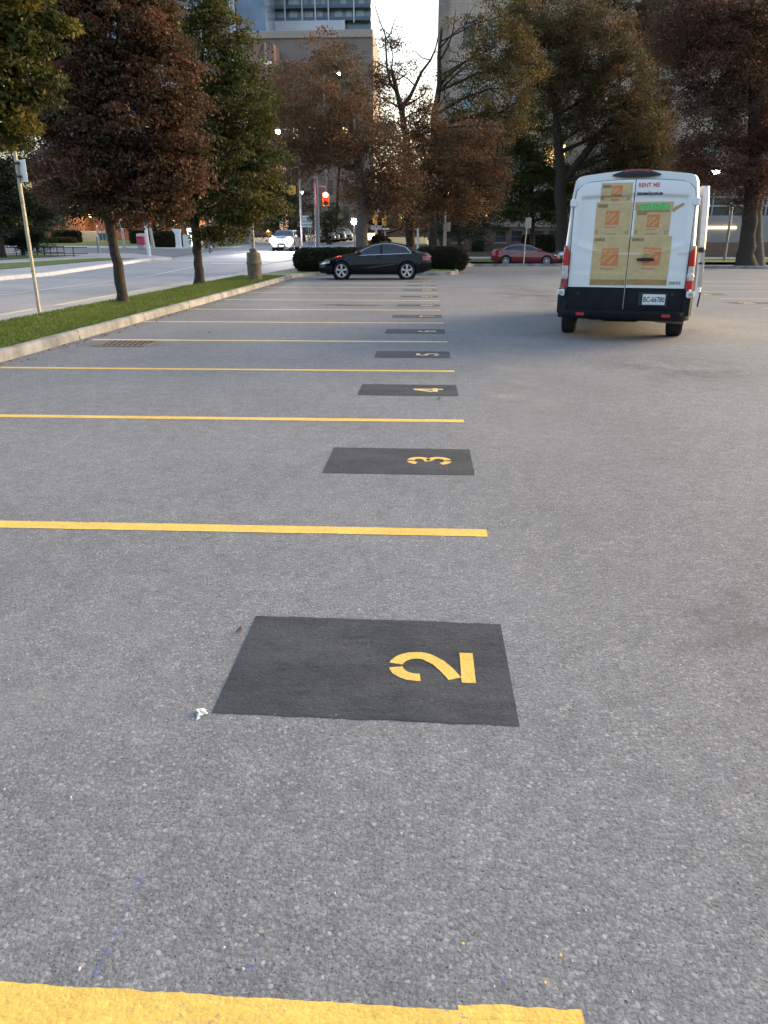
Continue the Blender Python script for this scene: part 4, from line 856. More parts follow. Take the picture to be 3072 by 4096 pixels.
# balcony tower
t = thing('balcony_tower', 'blue grey apartment tower with rows of balconies at the top, left of the sky gap', 'building')
Yt = 170; a, b_ = at(1055, 60, Yt).x, at(1482, 60, Yt).x
z0t = at(1200, 125, Yt).z - 12
mb = MB(); mb.box(a, b_, Yt + 1.6, Yt + 25, 0, 75); mb.build('wall', M['towerblue'], t)
zb = at(1200, 92, Yt).z; pitch = 1.62 * 1.9
fl = 0
for k in range(8):
    z = zb + .35 + k * 2.15
    m_ = MB(); m_.box(a, b_, Yt + .02, Yt + 1.59, z, z + .62); m_.build('balcony_slab', M['toweredge'], t)
    x = a + .4
    while x < b_ - 1.2 and k < 5:
        w_ = random.choice((.8, 1.1, 1.5, 2.2))
        if random.random() < .75: m_ = MB(); m_.box(x, x + w_, Yt + 1.5, Yt + 1.58, z + .66, z + 2.1); m_.build('window', M['bldglassp' if random.random() < .97 else 'lampdim'], t)
        x += w_ + random.uniform(.3, 1.0)
m_ = MB(); x = a + 1.5
while x < b_ - .5: m_.box(x, x + .22, Yt - .02, Yt + .3, zb, zb + 16); x += random.choice((2.6, 3.4, 5.0))
m_.build('fins', M['towerlight'], t)
zp = at(1200, 125, Yt).z
m_ = MB(); m_.box(at(1010, 100, Yt).x, at(1380, 100, Yt).x, Yt - .4, Yt - .03, zp, zb + .3); m_.build('podium_panels', M['towerlight'], t)
m_ = MB(); m_.box(at(1010, 100, Yt).x, b_, Yt - .03, Yt + 1.55, 0, zp); m_.build('podium_wall', M['beige'], t)
# glass tower
t = thing('glass_tower', 'blue glass tower with pale corner fin at the top left of centre', 'building')
Yt = 160; a, b_ = at(560, 60, Yt).x, at(1062, 60, Yt).x
mb = MB(); mb.box(a, b_, Yt, Yt + 22, 0, 90); mb.build('wall', M['towerblue'], t)
m_ = MB()
for k in range(16): z = 20 + k * 3.1; m_.box(a - .05, at(806, 60, Yt).x, Yt - .5, Yt - .003, z, z + .55)
m_.build('slab_edges', M['towerlight'], t)
m_ = MB()
for k in range(30):
    z = 20.6 + (k // 2) * 3.1; xx = a + 2 + (k % 2) * 9; m_.box(xx, xx + 7, Yt - .06, Yt - .004, z + .1, z + 2.1)
m_.build('windows_band', M['bldglass'], t)
for px in (812, 932):
    xx = at(px, 60, Yt).x; m_ = MB(); m_.box(xx - .5, xx + .5, Yt - .8, Yt - .52, 0, 90); m_.build('corner_fin', M['towerlight'], t)
# slab tower further left glimpsed through the leaves
t = thing('grey_tower', 'grey blue tower glimpsed through the reddish maple', 'building')
Yt = 190; a, b_ = at(120, 60, Yt).x, at(540, 60, Yt).x
mb = MB(); mb.box(a, b_, Yt, Yt + 22, 0, 62); mb.build('wall', M['towerblue'], t)
m_ = MB()
for k in range(18): z = 6 + k * 3.1; m_.box(a - .05, b_ + .05, Yt - .5, Yt - .003, z, z + .8)
m_.build('slab_edges', M['towerlight'], t)
# red brick house left
t = thing('brick_house', 'red brick house with stone trimmed windows across the street, left', 'building')
Yh = 96; X = lambda px: at(px, 900, Yh).x; Z = lambda py: at(300, py, Yh).z
zb0 = gz(-30, Yh)
rc = [(X(228), X(244), Z(886), Z(836)), (X(258), X(275), Z(886), Z(836)), (X(470), X(486), Z(900), Z(866)), (X(700), X(716), Z(902), Z(876)), (X(640), X(655), Z(905), Z(880))]
rc += [(X(q), X(q + 16), Z(815), Z(770)) for q in (228, 258, 330, 470, 560, 640, 700, 850, 930)]
mb = MB(); facade(mb, X(150), X(790), zb0 - .3, zb0 + 8.2, Yh, rc, .3); shell(mb, X(150), X(790), Yh, Yh + 14, zb0 - .3, zb0 + 8.2)
mb.build('wall', M['brick'], t)
for q in rc: 
    if q[1] < X(790): window(t, *q, Yh, 'litwarm' if q[0] > X(460) and q[3] < Z(860) else 'bldglass', fm='trim', nx=1, nz=2, sill='trim')
m_ = MB(); xa, xb = X(150) - .4, X(790) + .4; z_ = zb0 + 8.2
m_.loft([[(xa, Yh - .5, z_), (xb, Yh - .5, z_), (xb, Yh + 14.5, z_), (xa, Yh + 14.5, z_)], [(xa + 1, Yh + 6.9, z_ + 5), (xb - 1, Yh + 6.9, z_ + 5), (xb - 1, Yh + 7.1, z_ + 5), (xa + 1, Yh + 7.1, z_ + 5)]]); m_.build('roof', mat('slate_roof', (.07, .065, .065), .8), t)
m_ = MB()
for q in rc[:2]: m_.bbox(q[0] - .3, q[0] - .004, Yh - .08, Yh - .003, q[2] - .3, q[3] + .3, .02); m_.bbox(q[1] + .004, q[1] + .3, Yh - .08, Yh - .003, q[2] - .3, q[3] + .3, .02)
m_.build('stone_surround', M['trim'], t)
m_ = MB(); m_.bbox(X(305), X(375), Yh - 3.0, Yh - .003, zb0 - .3, zb0 + 6.5, .03); m_.build('bay', M['brickor'], t)
m_ = MB(); m_.bbox(X(300), X(460), Yh - 3.2, Yh - 3.01, zb0 - .3, Z(925), .03); m_.build('plinth', M['trim'], t)
m_ = MB(); m_.bbox(X(620), X(668), Yh - 1.5, Yh - .003, zb0 - .3, zb0 + 5.5, .03); m_.build('porch', M['brickor'], t)
m_ = MB(); m_.lathe([(.32, zb0), (.3, Z(905)), (.1, Z(890)), (.1, Z(870))], c=(X(653), Yh - 2.0, 0), n=10); m_.build('porch_column', M['trim'], t)
for (px, py, e) in ((316, 800, 55), (362, 862, 50), (690, 880, 45)):
    p = at(px, py, Yh - 3.6); tl = thing('wall_lamp', {316: 'warm lamp high on the brick house, seen through the maple leaves', 362: 'warm lamp beside the brick house bay, left of the maple trunk', 690: 'warm lamp on the brick house behind the green hedge'}[px], 'lamp', p, 0, 'warm lamps on the brick house')
    m_ = MB(); m_.lathe([(.04, -.2), (.16, -.12), (.16, .16), (.06, .24)], n=10); m_.build('globe', M['lampwarm'], tl)
    m_ = MB(); m_.bbox(-.03, .03, .02, .6, .2, .26, .01); m_.build('bracket', M['black'], tl)
    pl = bpy.data.lights.new('wall_light', 'POINT'); pl.energy = e; pl.color = (1, .66, .3); pl.shadow_soft_size = .2
    po = bpy.data.objects.new('wall_light', pl); scene.collection.objects.link(po); po.parent = tl; po.location = (0, -.5, 0)
tp = thing('orange_brick_wall', 'low orange brick wall lit by a lamp in front of the brick house', 'wall')
m_ = MB(); m_.bbox(at(180, 920, 92).x, at(234, 920, 92).x, 92, 92.5, at(200, 945, 92).z - 1, at(200, 901, 92).z, .03); m_.build('wall', M['brickor'], tp)
tp = thing('garden_wall', 'grey brown stone garden wall beyond the second tree trunk', 'wall')
a, b_ = at(817, 930, 84), at(1012, 930, 84); zt_ = at(900, 908, 84).z
m_ = MB(); m_.bbox(a.x, b_.x, 84, 84.5, gz(-20, 84) - .2, zt_, .04); m_.build('wall', M['lowstone'], tp)
m_ = MB(); m_.bbox(a.x - .1, b_.x + .1, 83.9, 84.6, zt_ + .003, zt_ + .18, .03); m_.build('coping', M['trim'], tp)
for px in (868, 905, 1000):
    m_ = MB(); q = at(px, 930, 83.6); m_.bbox(q.x - .22, q.x + .22, 83.5, 83.99, gz(-20, 84) - .1, zt_ + .35, .04); m_.build('pier', M['trim'], tp)
tb = thing('background_building', 'dim brown building behind the garden wall, under the green tree', 'building')
a, b_ = at(790, 800, 112), at(1110, 800, 112)
rc = [(a.x + 1 + k * 2.2, a.x + 2 + k * 2.2, 4.5 + j * 3.2, 6.2 + j * 3.2) for k in range(5) for j in range(2)]
mb = MB(); facade(mb, a.x, b_.x, 1, 13.5, 112, rc, .3); shell(mb, a.x, b_.x, 112, 120, 1, 13.5); mb.build('wall', M['brickdk'], tb)
for q in rc: window(tb, *q, 112, 'bldglassp' if q[0] > a.x + 5 else 'bldglass', nx=1, nz=2)
# low brown block closing the street behind the parked cars
tb = thing('background_building', 'dim low building closing the street beyond the junction', 'building')
a, b_ = at(1130, 900, 150), at(1770, 900, 150)
rc = [(a.x + 2 + k * 4.0, a.x + 4.2 + k * 4.0, 4.6, 6.8) for k in range(7)] + [(a.x + 2 + k * 4.0, a.x + 4.2 + k * 4.0, 9, 11) for k in range(7)]
mb = MB(); facade(mb, a.x, b_.x, 1, 13.2, 150, rc, .3); shell(mb, a.x, b_.x, 150, 165, 1, 13.2); mb.build('wall', M['brickdk'], tb)
for k, q in enumerate(rc): window(tb, *q, 150, 'lit' if k in (2, 5) else ('litwarm' if k in (3, 9) else 'bldglass'), nx=2, nz=1)
# modern low building far right
t = thing('modern_building', 'low modern building with dark glass and pale concrete band right of the van', 'building')
Ym = 79; Zm = lambda py: at(2900, py, Ym).z; a = at(2700, 900, Ym).x; b_ = 75
m_ = MB(); m_.box(a, b_, Ym, Ym + 10, .5, Zm(862)); m_.build('concrete_band', M['concwall'], t)
m_ = MB(); m_.box(a, b_, Ym + .5, Ym + 9, Zm(862) + .01, Zm(700)); m_.build('upper_glass', M['bldglass'], t)
m_ = MB()
for k in range(12): m_.box(a + k * 1.7, a + k * 1.7 + .12, Ym + .35, Ym + .49, Zm(860), Zm(702))
for z in (Zm(790), Zm(826), Zm(750)): m_.box(a, b_, Ym + .3, Ym + .34, z, z + .14)
m_.build('mullions', M['galv'], t)
m_ = MB(); m_.box(at(2820, 905, Ym).x, at(2945, 905, Ym).x, Ym - .12, Ym - .01, Zm(915), Zm(906)); m_.build('strip_lamp', M['orangelamp'], t)
tw = thing('planter_wall', 'brown brick planter wall right of the van behind the lawn', 'wall')
p0 = at(2700, 1025, 74.2); m_ = MB(); m_.bbox(p0.x, 60, 74.2, 74.7, 0, at(2900, 968, 74.2).z, .03); m_.build('wall', mat('brown_planter_brick', (.145, .095, .07), .85, var=.2, scale=4), tw)

# ------------------------------------------------------------------ street furniture
def pole_mesh(mb, x, y, z0, z1, r0, r1=None, n=10): mb.tube([(x, y, z0), (x, y, (z0 + z1) / 2), (x, y, z1)], [r0, ((r0 + (r1 or r0)) / 2), r1 or r0], n)
# pale square sign pole near the left
t = thing('sign_pole', 'tall pale pole with a small white sign near the left edge of the picture', 'sign', (-8.07, 15.7, .05))
m_ = MB(); m_.bbox(-.03, .03, -.03, .03, -.1, 3.13, .01)
m_.build('post', M['metalpole'], t)
m_ = MB()
for z in (.9, 2.2, 2.72, 2.92, .45): m_.lathe([(.012, 0), (.012, .012)], c=(.0, -.054, z), n=8, axis='y')
m_.bbox(-.05, .05, -.052, .052, 2.66, 2.70, .004); m_.bbox(-.05, .05, -.052, .052, 2.90, 2.94, .004); m_.build('bolts', M['black'], t)
sg_ = MB(); sg_.bbox(-.006, .006, -.15, .15, 2.58, 2.98, .004); so = sg_.build('sign_plate', M['signwhite'], t); so.location = (.115, -.02, 0); so.rotation_euler = (0, 0, R(52))
m_ = MB()
for (p, q) in (((-.0, 2.88), (.0, 2.74)), ((-.03, 2.79), (.04, 2.76)), ((-.03, 2.79), (.01, 2.86))): m_.tube([(.0085, p[0], p[1]), (.0085, q[0], q[1])], .008, 5)
mk = m_.build('mark', M['ink'], so)
# lamp pole on concrete base
t = thing('lamp_pole', 'tall slim street lamp pole on a fat concrete base by the kerb', 'lamp post', (-6.62, 30.0, .08))
m_ = MB(); m_.lathe([(.27, -.1), (.275, .56), (.30, .62), (.30, .66), (.275, .70), (.275, .98), (.25, 1.03)], n=24); m_.build('base', M['agg'], t, auto=35)
m_ = MB(); m_.bbox(-.13, .13, -.13, .13, 1.03, 1.17, .02); m_.build('pole_shoe', M['greypole'], t)
zh = at(1093, 262, 30).z
m_ = MB(); m_.tube([(0, 0, 1.15), (0, 0, 4), (0, 0, zh - .3), (.05, 0, zh - .05), (.3, 0, zh + .08), (.75, 0, zh + .05)], [.062, .055, .045, .04, .032, .03], 10); m_.build('pole', M['bluepole'], t)
m_ = MB(); m_.loft([[(.70, -.04, zh + .02), (.70, .04, zh + .02), (.70, .04, zh + .08), (.70, -.04, zh + .08)], [(.80, -.09, zh - .02), (.80, .09, zh - .02), (.80, .08, zh + .08), (.80, -.08, zh + .08)], [(1.02, -.07, zh - .02), (1.02, .07, zh - .02), (1.02, .05, zh + .04), (1.02, -.05, zh + .04)]]); m_.build('lamp_head', M['signwhite'], t)
# generic street lamps in the background
def street_lamp(px, py, Y, side, lab, lit=True, r=.2, bx=None):
    h = at(px, py, Y); bz = gz(h.x, Y); dx = 1.6 * side
    tt = thing('street_lamp', lab, 'street lamp', (h.x + dx, Y, bz), 0, 'background street lamps')
    H = h.z - bz
    m_ = MB(); m_.tube([(0, 0, 0), (0, 0, H * .5), (0, 0, H - .5), (-dx * .15, 0, H - .1), (-dx * .5, 0, H + .08), (-dx * .85, 0, H + .1)], [.11, .09, .07, .06, .045, .04], 8); m_.build('pole', M['greypole'], tt)
    m_ = MB(); m_.lathe([(.05, .22), (r * 1.1, .12), (r * 1.3, .02), (r, .0)], c=(-dx, 0, H), n=12); m_.build('lamp_head', M['signgrey'], tt)
    m_ = MB(); m_.lathe([(r * .95, -.01), (r, -.1), (r * .6, -.2), (.02, -.24)], c=(-dx, 0, H), n=12); m_.build('lamp_glass', M['lampwhite'] if lit else M['siglensoff'], tt)
    return tt
street_lamp(1112, 522, 66, 1, 'bright white street lamp just right of the green maple crown')
street_lamp(902, 626, 70, -1, 'lit street lamp glimpsed through the dark green maple crown')
street_lamp(1208, 767, 96, 1, 'small far street lamp left of the red traffic signal', r=.16)
street_lamp(1355, 292, 88, -1, 'far street lamp at the left side of the sky gap', r=.16)
street_lamp(718, 523, 60, 1, 'lit street lamp between the reddish and the green maple crowns', r=.18)
street_lamp(2862, 684, 62, 1, 'white lit street lamp just right of the van roof', r=.3)
# globe lamp
h = at(1416, 886, 68); t = thing('globe_lamp', 'round white globe lamp left of the thick tree trunk', 'street lamp', (h.x, 68, gz(h.x, 68)))
m_ = MB(); m_.lathe([(.02, -.24), (.16, -.2), (.24, 0), (.16, .2), (.02, .24)], c=(0, 0, h.z - gz(h.x, 68)), n=16); m_.build('globe', M['lampwhite'], t, smooth=True)
m_ = MB(); pole_mesh(m_, 0, 0, 0, h.z - gz(h.x, 68) - .25, .06, .05); m_.build('pole', M['greypole'], t)

def signal(tt, x, y, z0, z1, lit=None, w=.36, back=False):
    m_ = MB(); m_.bbox(x - w / 2, x + w / 2, y - .14, y + .14, z0, z1, .04); hs = m_.build('signal_housing', M['sigyellow'], tt)
    if back: return
    for k in range(3):
        zc = z1 - (z1 - z0) * (k + .5) / 3; r = w * .36
        v = MB(); v.tube([(x, y - .15, zc), (x, y - .32, zc)], [r * 1.15, r * 1.15], 12, caps=False); v.build('visor', M['sigyellow'], tt)
        l = MB(); l.lathe([(r, 0), (r * .6, -.04), (.01, -.055)], c=(x, y - .145, zc), n=14, axis='y'); l.build('lens', M[lit] if (k == 0 and lit) else M['siglensoff'], tt)
# red signal
Ys = 62; b0 = at(1266, 960, Ys); zg = gz(b0.x, Ys); t = thing('traffic_signal', 'yellow traffic signal showing red, left of the thick trunk', 'traffic light', (b0.x, Ys, zg))
z1, z0 = at(1304, 772, Ys).z - zg, at(1304, 824, Ys).z - zg; xs_ = at(1304, 800, Ys).x - b0.x
m_ = MB(); pole_mesh(m_, 0, 0, 0, z1 + 1.2, .11, .08); m_.tube([(0, 0, z1 + .4), (xs_ * .5, 0, z1 + .5), (xs_, 0, z1 + .45), (xs_, 0, z1)], .04, 8); m_.build('pole', M['greypole'], t)
signal(t, xs_, 0, z0, z1, 'sigred', w=.5)
pl = bpy.data.lights.new('signal_light', 'POINT'); pl.energy = 22; pl.color = (1, .08, .1); pl.shadow_soft_size = .15
po = bpy.data.objects.new('signal_light', pl); scene.collection.objects.link(po); po.parent = t; po.location = (xs_, -.6, z1 - .2)
# pale pole carrying the second signal
Ys = 50; b0 = at(1166, 760, Ys); zg = gz(b0.x, Ys); t = thing('traffic_signal', 'yellow traffic signal hanging on a white arm, left of the lit red one', 'traffic light', (b0.x + 1.6, Ys + .3, zg))
m_ = MB(); zz = at(1166, 742, Ys).z - zg
m_.tube([(0, 0, 0), (0, 0, 3), (0, 0, zz + 1.2), (-.2, 0, zz + 1.45), (-.9, 0, zz + 1.2), (-1.6, -.3, zz + .95)], [.07, .065, .05, .045, .035, .03], 8); m_.tube([(-1.6, -.3, zz + .95), (-1.6, -.3, zz)], .02, 6); m_.build('pole', M['bluepole'], t)
signal(t, -1.6, -.3, at(1166, 777, Ys).z - zg, zz, None, w=.48, back=True)
# far red signals
for (px, py, Y, lab) in ((396, 851, 88, 'far red traffic signal left of the reddish maple trunk'), (463, 747, 84, 'far red traffic signal seen through the reddish maple leaves, above the trunk')):
    b0 = at(px, py, Y); zg = gz(b0.x, Y); t = thing('traffic_signal', lab, 'traffic light', (b0.x, Y, zg), 0, 'far red traffic signals')
    m_ = MB(); pole_mesh(m_, 0, .1, 0, b0.z - zg + .2, .06); m_.build('pole', M['greypole'], t); signal(t, 0, -.1, b0.z - zg - .8, b0.z - zg + .17, 'sigreddim')
# far LED sign
h = at(1313, 920, 96); t = thing('lit_sign', 'small glowing red sign under the olive tree above the parked cars', 'sign', (h.x, 96, gz(h.x, 96)))
m_ = MB(); m_.bbox(-.5, .5, -.1, .1, h.z - gz(h.x, 96) - .35, h.z - gz(h.x, 96) + .35, .03); pole_mesh(m_, 0, 0, 0, h.z - gz(h.x, 96) - .35, .05); m_.build('case', M['black'], t)
m_ = MB(); zc = h.z - gz(h.x, 96)
for k in range(5): m_.bbox(-.42 + k * .175, -.3 + k * .175, -.13, -.11, zc - .2 + .06 * (k % 2), zc + .12 + .08 * ((k + 1) % 2), .01)
m_.build('lit_marks', M['sigreddim'], t)

# text helper
def text_geo(s, size, align='LEFT', bold=0.0):
    cu = bpy.data.curves.new('txt', 'FONT'); cu.body = s; cu.size = size; cu.align_x = align; cu.resolution_u = 2; cu.offset = bold
    o = bpy.data.objects.new('txt', cu); scene.collection.objects.link(o); dg = bpy.context.evaluated_depsgraph_get(); dg.update()
    me = bpy.data.meshes.new_from_object(o.evaluated_get(dg)); vs = [tuple(v.co) for v in me.vertices]; fs = [tuple(p.vertices) for p in me.polygons]
    bpy.data.objects.remove(o); bpy.data.meshes.remove(me); bpy.data.curves.remove(cu); return vs, fs
# white rectangular sign on two posts
Ys = 82; c0 = at(1228, 886, Ys); zg = gz(c0.x, Ys); t = thing('road_sign', 'large white sign with dark lettering on two grey posts, left of the red signal', 'sign', (c0.x, Ys, zg))
zc = c0.z - zg; m_ = MB(); m_.bbox(-.54, .54, -.02, .02, zc - .56, zc + .56, .02); sp = m_.build('sign_plate', M['signwhite'], t)
m_ = MB()
for line, zz, sz in (('DO NOT', .22, .26), ('BLOCK', -.08, .28), ('INTERSECTION', -.38, .15)):
    vs, fs = text_geo(line, sz, 'CENTER', .006); m_.add([(x, -.026, zc + zz + y) for x, y, z in vs], fs)
m_.build('lettering', M['ink'], sp)
for x in (.1, .32):
    m_ = MB(); pole_mesh(m_, x, .06, 0, zc + .5, .05); m_.build('post', M['signgrey'], t)
# one way sign, street name sign and signals at the junction behind the black car
Ys = 66; bA = at(1506, 930, Ys); bB = at(1540, 930, Ys)
zg = gz(bA.x, Ys)
t = thing('junction_pole', 'pole with grey street name board and signal, left of the one way sign', 'sign', (bA.x, Ys, zg)); zc = at(1506, 911, Ys).z - zg
m_ = MB(); pole_mesh(m_, 0, 0, 0, zc + 2.3, .07); m_.build('post', M['signgrey'], t)
m_ = MB(); m_.bbox(-.46, .46, -.12, -.08, zc - .17, zc + .17, .01); m_.build('name_board', M['signgrey'], t)
signal(t, -.1, -.1, zc + .3, zc + .95, None, w=.36, back=True)
t = thing('junction_pole', 'pole with black and white one way arrow sign behind the black sedan', 'sign', (bB.x, Ys + .5, gz(bB.x, Ys))); zc = at(1542, 915, Ys).z - gz(bB.x, Ys)
m_ = MB(); pole_mesh(m_, 0, 0, 0, zc + 1.8, .06); m_.build('post', M['pinkpole'], t)
m_ = MB(); m_.bbox(-.31, .36, -.12, -.09, zc - .13, zc + .13, .01); bp = m_.build('sign_plate', M['black'], t)
m_ = MB(); m_.add([(-.28, -.125, zc), (-.12, -.125, zc + .1), (-.12, -.125, zc + .065), (.33, -.125, zc + .065), (.33, -.125, zc - .065), (-.12, -.125, zc - .065), (-.12, -.125, zc - .1)], [(0, 1, 2, 5, 6), (2, 3, 4, 5)]); m_.build('arrow', M['signwhite'], bp)
signal(t, -.08, -.1, zc + .25, zc + .9, None, w=.34, back=True)
h = at(1484, 946, 74); t = thing('lit_sign', 'small yellow lit panel beside the thick trunk, behind the black sedan', 'sign', (h.x, 74, gz(h.x, 74)))
m_ = MB(); zc = h.z - gz(h.x, 74); m_.bbox(-.34, .34, -.05, .05, zc - .3, zc + .28, .02); m_.build('panel', M['lit'], t); m_ = MB(); m_.bbox(-.38, .38, .053, .12, 0, zc + .33, .02); m_.build('case', M['black'], t)
# posts behind the right hedge
for i, (px, py, w_, mm_, lab) in enumerate(((1672, 911, .13, 'signwhite', 'pale post behind the right hedge, shortest of three'), (1722, 882, .12, 'signgrey', 'thin grey double post behind the right hedge, middle of three'), (1781, 888, .2, 'pinkpole', 'thick pinkish post with a small box, rightmost of three behind the hedge'))):
    q = at(px, py, 50); zg = gz(q.x, 50); t = thing('wooden_post', lab, 'post', (q.x, 50, zg), 0, 'posts behind the right hedge')
    m_ = MB(); m_.bbox(-w_ / 2, w_ / 2, -w_ / 2, w_ / 2, -.2, q.z - zg, .015); m_.build('post', M[mm_], t)
    if i == 1: m_ = MB(); m_.bbox(.07, .13, -.05, .05, -.2, q.z - zg - .3, .01); m_.build('second_post', M['signgrey'], t)
    if i == 2: m_ = MB(); m_.bbox(.11, .33, -.1, .08, q.z - zg - .55, q.z - zg - .02, .02); m_.build('box', M['pinkpole'], t); m_ = MB(); pole_mesh(m_, 0, 0, q.z - zg, q.z - zg + .6, .05); m_.build('top_pole', M['signgrey'], t)
    if i == 0: m_ = MB(); m_.bbox(-.18, -.07, -.04, .04, q.z - zg - .12, q.z - zg - .04, .01); m_.build('bracket', M['signwhite'], t)
# sign seen from behind, in front of the red car
q = at(2104, 872, 50.4); t = thing('parking_sign', 'grey back of a small sign on a slim post in front of the red car', 'sign', (at(2094, 1050, 50.4).x, 50.4, .02))
m_ = MB(); m_.tube([(0, 0, -.2), (.03, 0, 1.5), (.10, 0, q.z)], .032, 8); m_.build('post', M['signgrey'], t)
m_ = MB(); m_.bbox(-.1, .26, -.03, -.01, q.z - .62, q.z, .01); so = m_.build('sign_plate', M['signgrey'], t); so.location = (.06, -.03, 0)
# signs and furniture across the street
q = at(1124, 878, 88); t = thing('parking_sign', 'small sign half dark half white on a grey pole beyond the headlit car', 'sign', (at(1136, 900, 88).x, 88, gz(q.x, 88))); zc = q.z - gz(q.x, 88)
m_ = MB(); pole_mesh(m_, 0, 0, 0, zc + .9, .09); m_.build('post', M['greypole'], t)
m_ = MB(); m_.bbox(-.66, -.14, -.03, .03, zc - .48, zc - .05, .01); so = m_.build('lower_plate', M['signwhite'], t); m_ = MB(); m_.bbox(-.66, -.14, -.03, .03, zc - .04, zc + .46, .01, mi=0); m_.build('upper_plate', M['signgrey'], t)
q = at(1075, 946, 98); t = thing('warning_sign', 'orange diamond road sign left of the headlit car', 'sign', (q.x, 98, gz(q.x, 98))); zc = max(.9, q.z - gz(q.x, 98))
m_ = MB(); m_.prism([(-.5, zc), (0, zc - .5), (.5, zc), (0, zc + .5)], lambda u, v, w: (u, w, v), -.03, .0); m_.build('sign_plate', M['sigyellow'], t)
m_ = MB(); m_.lathe([(.14, 0), (.12, -.08), (.02, -.1)], c=(0, -.04, zc + .1), n=10, axis='y'); m_.build('flasher', M['lampwarm'], t); m_ = MB(); pole_mesh(m_, 0, .06, 0, zc + .2, .04); m_.build('post', M['greypole'], t)
# mailbox
q = at(570, 996, 67); zg = gz(q.x, 67) + .05; t = thing('mailbox', 'red street mailbox with pale sloped top across the street', 'mailbox', (q.x, 67, zg))
m_ = MB(); m_.bbox(-.32, .32, -.28, .28, 0, .35, .03); m_.build('base', M['signgrey'], t)
m_ = MB(); m_.bbox(-.34, .34, -.3, .3, .353, 1.02, .03); m_.build('body', M['mailred'], t)
m_ = MB(); m_.loft([[(-.34, -.3, 1.023), (.34, -.3, 1.023), (.34, .3, 1.023), (-.34, .3, 1.023)], [(-.34, -.22, 1.22), (.34, -.22, 1.22), (.34, .3, 1.26), (-.34, .3, 1.26)]]); m_.build('hood', M['mailtop'], t)
m_ = MB(); m_.bbox(-.2, .2, -.32, -.305, .92, .98, .004); m_.build('slot', M['black'], t)
# thick pale signal pole by the mailbox
q = at(598, 1026, 53.5); t = thing('utility_pole', 'thick pale metal pole with a box on top right of the red mailbox', 'pole', (q.x, 53.5, gz(q.x, 53.5)))
m_ = MB(); m_.tube([(0, 0, 0), (-.04, 0, .9), (-.07, 0, 2.0)], [.14, .12, .11], 12); m_.bbox(-.22, .22, -.22, .22, -.02, .05, .02); m_.build('pole', M['signwhite'], t)
m_ = MB(); m_.bbox(-.38, .16, -.12, .12, 1.98, 2.2, .03); m_.build('bracket', M['signgrey'], t); m_ = MB(); m_.bbox(-.2, .1, -.14, .14, 2.21, 2.6, .03); m_.build('box', M['binblue'], t)
q = at(610, 985, 69); t = thing('utility_pole', 'wooden pole directly behind the thick pale pole', 'pole', (q.x, 69, gz(q.x, 69))); m_ = MB(); m_.tube([(.1, 0, -.1), (0, 0, 1), (-.08, 0, 2.3)], [.16, .13, .12], 10); m_.build('pole', M['signgrey'], t)
for (px, py0, py1, Y, w_, mm_, nm, lab) in ((396, 1010, 945, 58, .1, 'bluepole', 'bollard', 'slim blue grey post on the paving, left of the reddish maple trunk'), (497, 992, 917, 69, .13, 'metalpole', 'bollard', 'short pale thick post just right of the reddish maple trunk'),
                                      (522, 960, 905, 90, .1, 'trim', 'post', 'thin pale post behind the small hedge across the street'), (808, 995, 918, 67, .2, 'pinkpole', 'utility_pole', 'broad pinkish pole right of the green maple trunk'),
                                      (393, 945, 905, 92, .12, 'trim', 'post', 'pale post by the plinth of the brick house')):
    q = at(px, py0, Y); zg = gz(q.x, Y); tp_ = at(px, py1, Y).z; t = thing(nm, lab, 'post', (q.x, Y, zg))
    m_ = MB(); pole_mesh(m_, 0, 0, -.1, tp_ - zg, w_, w_ * .85); m_.build('shaft', M[mm_], t, smooth=False)
    m_ = MB(); m_.lathe([(w_ * .86, tp_ - zg + .002), (w_ * .8, tp_ - zg + .06), (.01, tp_ - zg + .1)], n=10); m_.build('cap', M['signwhite'], t)
q = at(824, 985, 70); t = thing('fire_hydrant', 'short brown hydrant with white cap right of the green maple trunk', 'hydrant', (q.x, 70, gz(q.x, 70)))
m_ = MB(); m_.lathe([(.2, 0), (.2, .08), (.14, .1), (.14, .62), (.18, .65), (.18, .72)], n=12); m_.tube([(-.24, 0, .5), (.24, 0, .5)], .07, 8); m_.build('barrel', M['rust'], t)
m_ = MB(); m_.lathe([(.17, .723), (.15, .85), (.05, .92), (.03, .98)], n=12); m_.build('cap', M['signwhite'], t)
# white gate pillar, cabinet and lit panel
q = at(716, 990, 70); zg = gz(q.x, 70); t = thing('gate_pillar', 'white pillar with flared top at the right end of the green hedge', 'pillar', (q.x, 70, zg)); hgt = at(712, 914, 70).z - zg
m_ = MB(); m_.loft([[(-.3, -.2, -.1), (.3, -.2, -.1), (.3, .2, -.1), (-.3, .2, -.1)], [(-.22, -.15, .3), (.22, -.15, .3), (.22, .15, .3), (-.22, .15, .3)], [(-.22, -.15, hgt * .7), (.22, -.15, hgt * .7), (.22, .15, hgt * .7), (-.22, .15, hgt * .7)], [(-.5, -.2, hgt), (.28, -.2, hgt * .96), (.28, .2, hgt * .96), (-.5, .2, hgt)]]); m_.build('pillar', M['signwhite'], t)
q = at(750, 985, 71); t = thing('utility_cabinet', 'white utility cabinet between the hedge and the green maple trunk', 'cabinet', (q.x, 71, gz(q.x, 71)))
m_ = MB(); m_.bbox(-.33, .33, -.2, .2, 0, 1.1, .03); m_.build('cabinet', M['signwhite'], t); m_ = MB(); m_.bbox(-.36, .36, -.23, .23, 1.103, 1.16, .02); m_.build('lid', M['signgrey'], t)
